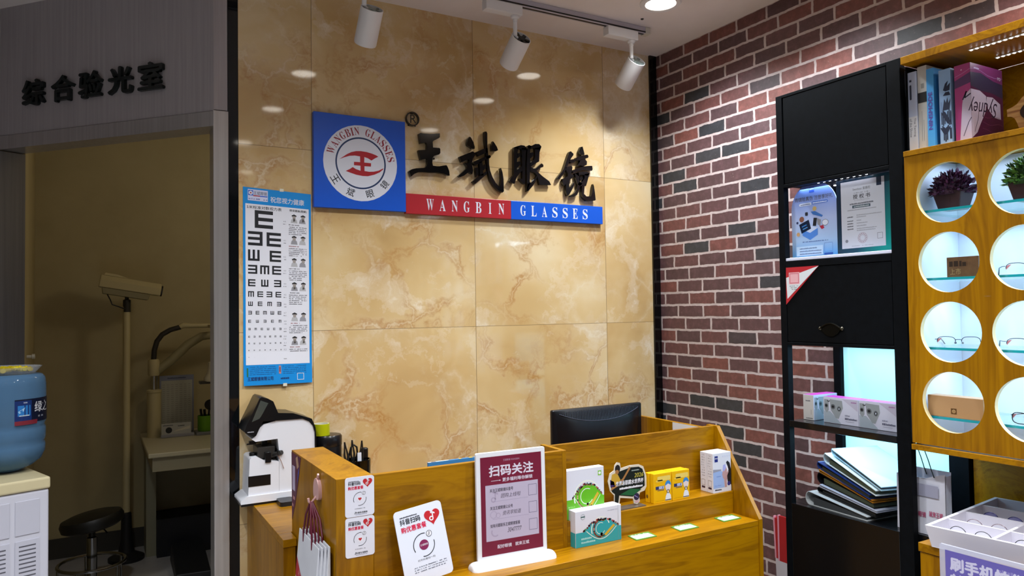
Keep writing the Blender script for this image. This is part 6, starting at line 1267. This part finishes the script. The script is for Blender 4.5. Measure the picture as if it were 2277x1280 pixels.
# instrument table
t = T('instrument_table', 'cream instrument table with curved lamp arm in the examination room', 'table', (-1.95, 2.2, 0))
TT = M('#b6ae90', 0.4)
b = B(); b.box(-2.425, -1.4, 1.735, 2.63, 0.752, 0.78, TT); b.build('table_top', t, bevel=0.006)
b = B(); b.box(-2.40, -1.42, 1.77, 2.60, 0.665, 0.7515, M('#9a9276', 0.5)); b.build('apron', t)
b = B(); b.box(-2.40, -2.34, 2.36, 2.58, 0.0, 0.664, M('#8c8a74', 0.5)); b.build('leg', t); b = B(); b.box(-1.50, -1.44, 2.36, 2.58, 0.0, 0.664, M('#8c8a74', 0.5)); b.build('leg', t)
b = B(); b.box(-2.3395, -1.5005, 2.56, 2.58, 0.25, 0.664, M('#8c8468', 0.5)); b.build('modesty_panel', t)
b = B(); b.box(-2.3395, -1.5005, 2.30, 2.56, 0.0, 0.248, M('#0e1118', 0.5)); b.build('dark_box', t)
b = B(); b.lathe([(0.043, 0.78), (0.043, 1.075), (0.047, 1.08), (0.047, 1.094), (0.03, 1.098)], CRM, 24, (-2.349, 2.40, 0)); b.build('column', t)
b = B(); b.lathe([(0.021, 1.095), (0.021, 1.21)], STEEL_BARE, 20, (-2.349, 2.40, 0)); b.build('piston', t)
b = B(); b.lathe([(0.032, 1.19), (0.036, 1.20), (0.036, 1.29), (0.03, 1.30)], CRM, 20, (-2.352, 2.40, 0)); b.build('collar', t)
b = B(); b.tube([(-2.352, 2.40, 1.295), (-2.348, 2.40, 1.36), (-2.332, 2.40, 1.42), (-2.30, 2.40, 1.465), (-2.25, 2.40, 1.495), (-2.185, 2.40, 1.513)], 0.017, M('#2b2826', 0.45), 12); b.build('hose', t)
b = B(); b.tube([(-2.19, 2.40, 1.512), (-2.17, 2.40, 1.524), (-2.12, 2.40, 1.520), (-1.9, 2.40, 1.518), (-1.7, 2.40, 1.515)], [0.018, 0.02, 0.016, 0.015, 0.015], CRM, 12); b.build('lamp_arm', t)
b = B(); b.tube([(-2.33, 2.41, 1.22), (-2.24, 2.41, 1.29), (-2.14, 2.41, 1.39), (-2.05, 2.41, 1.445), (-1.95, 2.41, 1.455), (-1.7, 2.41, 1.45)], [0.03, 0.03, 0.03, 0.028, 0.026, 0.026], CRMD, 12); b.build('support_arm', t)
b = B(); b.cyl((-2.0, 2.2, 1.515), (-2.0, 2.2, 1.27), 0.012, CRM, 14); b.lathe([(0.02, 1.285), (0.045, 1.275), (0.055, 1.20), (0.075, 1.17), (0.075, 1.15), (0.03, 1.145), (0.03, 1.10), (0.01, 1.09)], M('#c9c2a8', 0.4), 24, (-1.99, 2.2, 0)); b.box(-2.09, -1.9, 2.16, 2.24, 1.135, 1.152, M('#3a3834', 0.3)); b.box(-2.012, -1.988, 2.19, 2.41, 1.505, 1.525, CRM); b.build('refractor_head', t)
t = T('data_board', 'upright sheet of printed columns on the instrument table', 'chart', (-2.204, 2.47, 0.78))
b = B(); b.box(-2.312, -2.096, 2.462, 2.474, 0.7805, 1.18, M('#7a7f92', 0.4)); b.build('panel', t)
d = D((-2.312, 2.462, 0.7805), UY, UZ); d.rect(0.01, 0.206, 0.012, 0.365, M('#a3a294', 0.5)); d.up(); d.scribble(0.05, 0.165, 0.378, 0.008, M('#33405c', 0.5), 1, 1)
for i in range(22):
    for j in range(7): d.rect(0.018+j*0.027, 0.034+j*0.027, 0.03+i*0.0145, 0.0335+i*0.0145, M('#85857c', 0.5))
d.build('print', t)
t = T('lens_box', 'small white and black box lying before the data board on the table', 'box', (-2.21, 2.32, 0.78))
b = B(); b.box(-2.315, -2.11, 2.30, 2.345, 0.7805, 0.80, M('#8d8d94', 0.3)); b.build('stand', t, bevel=0.003); b = B(); b.box(-2.312, -2.13, 2.306, 2.335, 0.8005, 0.872, M('#a8a8a4', 0.4)); b.build('carton', t)
d = D((-2.312, 2.306, 0.8005), UY, UZ); d.disc(0.045, 0.028, 0.02, M('#24262c', 0.4)); d.scribble(0.01, 0.07, 0.057, 0.007, M('#44464c', 0.5), 2, 1); d.poly([(0.07, 0.015), (0.175, 0.03), (0.175, 0.05), (0.09, 0.026)], M('#c4c0b0', 0.4)); d.scribble(0.1, 0.14, 0.05, 0.007, M('#33353c', 0.5), 3, 1); d.build('print', t)
t = T('pen_holder', 'green pen holder with dark scissors and occluder in the examination room', 'pen holder', (-2.035, 2.35, 0.80))
b = B(); b.box(-2.10, -1.88, 2.28, 2.42, 0.7805, 0.80, M('#6f6f70', 0.35)); b.build('tray', t, bevel=0.003); b = B(); b.lathe([(0.046, 0.8005), (0.05, 0.81), (0.05, 0.905), (0.046, 0.905), (0.044, 0.815), (0.0001, 0.812)], M('#5a8c14', 0.4), 28, (-2.035, 2.35, 0)); b.build('cup', t)
b = B(); b.tube([(-2.05, 2.35, 0.82), (-2.065, 2.35, 0.95)], 0.008, BLACK); b.tube([(-2.03, 2.36, 0.82), (-2.04, 2.36, 0.945)], 0.009, BLACK); b.build('pen', t)
b = B(); b.tube([(-2.02, 2.35, 0.82), (-2.01, 2.35, 0.95)], 0.006, BLACK); b.lathe([(0.036, -0.004), (0.036, 0.004)], BLACK, 24, (-2.005, 2.35, 0.975), (0, 1, 0)); b.build('occluder', t)
# stool
t = T('stool', 'round black stool with chrome column and foot ring in the dim doorway', 'stool', (-2.712, 1.615, 0))
rz = 0.0; cx, cy = -2.712, 1.615; tl = Vector((-0.16, 0.05, 1)).normalized()
b = B(); b.lathe([(0.02, -0.045), (0.13, -0.045), (0.155, -0.03), (0.160, 0.0), (0.150, 0.022), (0.11, 0.034), (0.0001, 0.04)], M('#0c0d0c', 0.45), 40, (cx, cy, 0.47), tl); b.build('seat', t)
b = B(); b.lathe([(0.017, 0.36), (0.017, 0.44)], BLACK, 20, (cx, cy, 0)); b.tube([(cx+0.02, cy, 0.425), (cx+0.06, cy-0.03, 0.415), (cx+0.075, cy-0.04, 0.395)], 0.004, BLACK); b.build('lever', t)
CHR = M('#8d8f92', 0.12, 1.0)
b = B(); b.lathe([(0.026, 0.08), (0.026, 0.375), (0.02, 0.38)], CHR, 24, (cx, cy, 0)); b.build('column', t)
b = B(); R_ = 0.165; b.tube([(cx+R_*math.cos(2*PI*i/40), cy+R_*math.sin(2*PI*i/40), 0.235) for i in range(40)], 0.009, CHR, 10, closed=True)
b.build('foot_ring', t)
for k in range(5):
    a = 2*PI*k/5+0.5; b = B(); b.tube([(cx+0.02*math.cos(a), cy+0.02*math.sin(a), 0.12), (cx+0.12*math.cos(a), cy+0.12*math.sin(a), 0.09), (cx+0.2*math.cos(a), cy+0.2*math.sin(a), 0.075)], [0.016, 0.013, 0.01], CHR, 10); b.tube([(cx+0.165*math.cos(a), cy+0.165*math.sin(a), 0.235), (cx+0.165*math.cos(a), cy+0.165*math.sin(a), 0.08)], 0.006, CHR, 8); b.lathe([(0.024, -0.008), (0.027, 0), (0.024, 0.008)], BLACK, 16, (cx+0.2*math.cos(a), cy+0.2*math.sin(a), 0.0275), (0, 0, 1)) if False else b.lathe([(0.02, -0.012), (0.0265, -0.008), (0.0265, 0.008), (0.02, 0.012)], BLACK, 18, (cx+0.2*math.cos(a), cy+0.2*math.sin(a), 0.0275), (-math.sin(a), math.cos(a), 0)); b.tube([(cx+0.2*math.cos(a), cy+0.2*math.sin(a), 0.075), (cx+0.2*math.cos(a), cy+0.2*math.sin(a), 0.04)], 0.007, BLACK, 8); b.build('leg', t)
t = T('foot_pedal', 'dark foot pedal plate on the floor under the instrument table', 'pedal', (-2.19, 1.95, 0))
b = B(); b.hexa([(-2.28, 1.72, 0.003), (-2.08, 1.70, 0.003), (-2.07, 2.2, 0.003), (-2.27, 2.2, 0.003), (-2.275, 1.73, 0.05), (-2.085, 1.71, 0.05), (-2.075, 2.19, 0.12), (-2.265, 2.19, 0.12)], M('#15181c', 0.5)); b.build('plate', t, bevel=0.005); b = B(); b.box(-2.25, -2.1, 1.8, 2.15, 0.0, 0.003, BLACK); b.build('foot', t)

# ------------------------------------------------------------------ water dispenser
da = math.atan2(0.332, 0.943)
t = T('water_dispenser', 'white water dispenser with vented panels and cream top beside the doorway', 'water dispenser', (-2.853, 0.163, 0), rz=da)
DW, DD, DH = 0.32, 0.31, 1.0; DWH = M('#c6c6d2', 0.35)
b = B(); b.box(-DW, 0, 0, DD, 0.01, 0.955, DWH); b.build('body', t, bevel=0.008, seg=3, local=True)
b = B(); b.box(-DW-0.004, 0.004, -0.006, DD, 0.956, 1.0, M('#c9bd98', 0.35)); b.build('top_cover', t, bevel=0.008, seg=3, local=True)
for x0 in (-0.30, -0.205, -0.11):
    b = B(); b.box(x0, x0+0.078, -0.003, 0.0, 0.80, 0.925, M('#bcbcc9', 0.4)); b.build('panel', t, bevel=0.002, local=True)
    b = B(); b.box(x0, x0+0.078, -0.003, 0.0, 0.60, 0.78, M('#bcbcc9', 0.4))
    for i in range(10): b.box(x0+0.012, x0+0.066, -0.0036, -0.0028, 0.618+i*0.0155, 0.6225+i*0.0155, M('#55555f', 0.5))
    b.build('vent', t, bevel=0.0, local=True)
    b = B(); b.box(x0, x0+0.078, -0.003, 0.0, 0.40, 0.58, M('#bcbcc9', 0.4)); b.build('panel', t, bevel=0.002, local=True)
b = B(); b.box(-DW+0.02, -0.02, 0.02, DD-0.02, 0, 0.01, BLACK); b.build('foot', t, local=True)
# bottle
BX, BY = -3.005, 0.36
WATER = M('#6f9cc8', 0.06, trans=0.55, ior=1.2, spec=0.5)
t = T('water_bottle', 'big blue water bottle upside down on the dispenser with a dark label', 'bottle', (BX, BY, 1.0))
prof = [(0.03, 1.0005), (0.05, 1.004), (0.09, 1.022), (0.118, 1.045), (0.130, 1.075), (0.131, 1.10), (0.126, 1.112), (0.132, 1.126), (0.132, 1.165), (0.127, 1.177), (0.133, 1.19), (0.1335, 1.29), (0.133, 1.335), (0.129, 1.362), (0.118, 1.374), (0.10, 1.378), (0.08, 1.372), (0.0001, 1.368)]
b = B(); b.lathe(prof, WATER, 56, (BX, BY, 0)); b.build('body', t, smooth_angle=60)
ang0 = math.atan2(-3.125-BY, -2.716-BX)
def LBL(u, v, h):
    a = ang0+(u+0.012)/0.134; return Vector((BX+(0.1342+h)*math.cos(a), BY+(0.1342+h)*math.sin(a), v))
def strip(d, u0, u1, v0, v1, m):
    n = max(1, int(abs(u1-u0)/0.012))
    for i in range(n): d.rect(u0+(u1-u0)*i/n, u0+(u1-u0)*(i+1)/n, v0, v1, m)
d = D((0, 0, 0), UY, UZ, fn=LBL); strip(d, 0.015, 0.22, 1.195, 1.285, M('#101830', 0.3)); d.up(); strip(d, 0.015, 0.075, 1.2, 1.28, M('#16306a', 0.3)); d.up(2)
strip(d, 0.025, 0.07, 1.222, 1.262, M('#2a78c0', 0.3)); strip(d, 0.015, 0.1, 1.188, 1.204, M('#7a2634', 0.4)); d.up(); d.poly([(0.026, 1.24), (0.04, 1.248), (0.05, 1.255), (0.045, 1.24), (0.03, 1.232)], M('#9cc8e8', 0.4)); strip(d, 0.03, 0.066, 1.2215, 1.2255, M('#b9c8d0', 0.4)); d.scribble(0.04, 0.06, 1.27, 0.005, M('#a9b4c8', 0.4), 2)
d.text('绿之', 0.088, 1.232, 0.040, M('#c9ccd4', 0.4), w=0.078, bold=0.02, align='l'); d.scribble(0.105, 0.14, 1.212, 0.008, M('#8a8f9c', 0.4), 4); d.build('label', t)
t = T('candy_tray', 'clear lid heaped with yellow wrapped sweets on top of the water bottle', 'tray', (BX, BY, 1.379))
b = B(); b.lathe([(0.0001, 1.3785), (0.095, 1.3785), (0.118, 1.405), (0.120, 1.405), (0.0965, 1.3805), (0.0001, 1.3805)], M('#c8ccd0', 0.08, alpha=0.3), 40, (BX, BY, 0)); b.build('dish', t)
rr = random.Random(4)
for i in range(26):
    a = rr.uniform(0, 2*PI); r_ = 0.078*math.sqrt(rr.random()); x, y, z = BX+r_*math.cos(a), BY+r_*math.sin(a), 1.389+0.010*(1-r_/0.078)*rr.random()+0.002
    o = T('wrapped_sweet', 'small yellow wrapped sweet heaped in the clear lid on the bottle', 'candy', (x, y, z), group='yellow sweets on the water bottle')
    ca = rr.uniform(0, 2*PI); c, s = math.cos(ca), math.sin(ca); ym = M(rr.choice(['#c9b410', '#b8a010', '#d8c824']), 0.3)
    b = B(); b.tube([(x-c*0.024, y-s*0.024, z+0.004), (x-c*0.012, y-s*0.012, z), (x-c*0.009, y-s*0.009, z), (x+c*0.009, y+s*0.009, z), (x+c*0.012, y+s*0.012, z), (x+c*0.024, y+s*0.024, z+0.004)], [0.009, 0.0025, 0.0075, 0.0075, 0.0025, 0.009], ym, 8); b.build('wrapper', o)
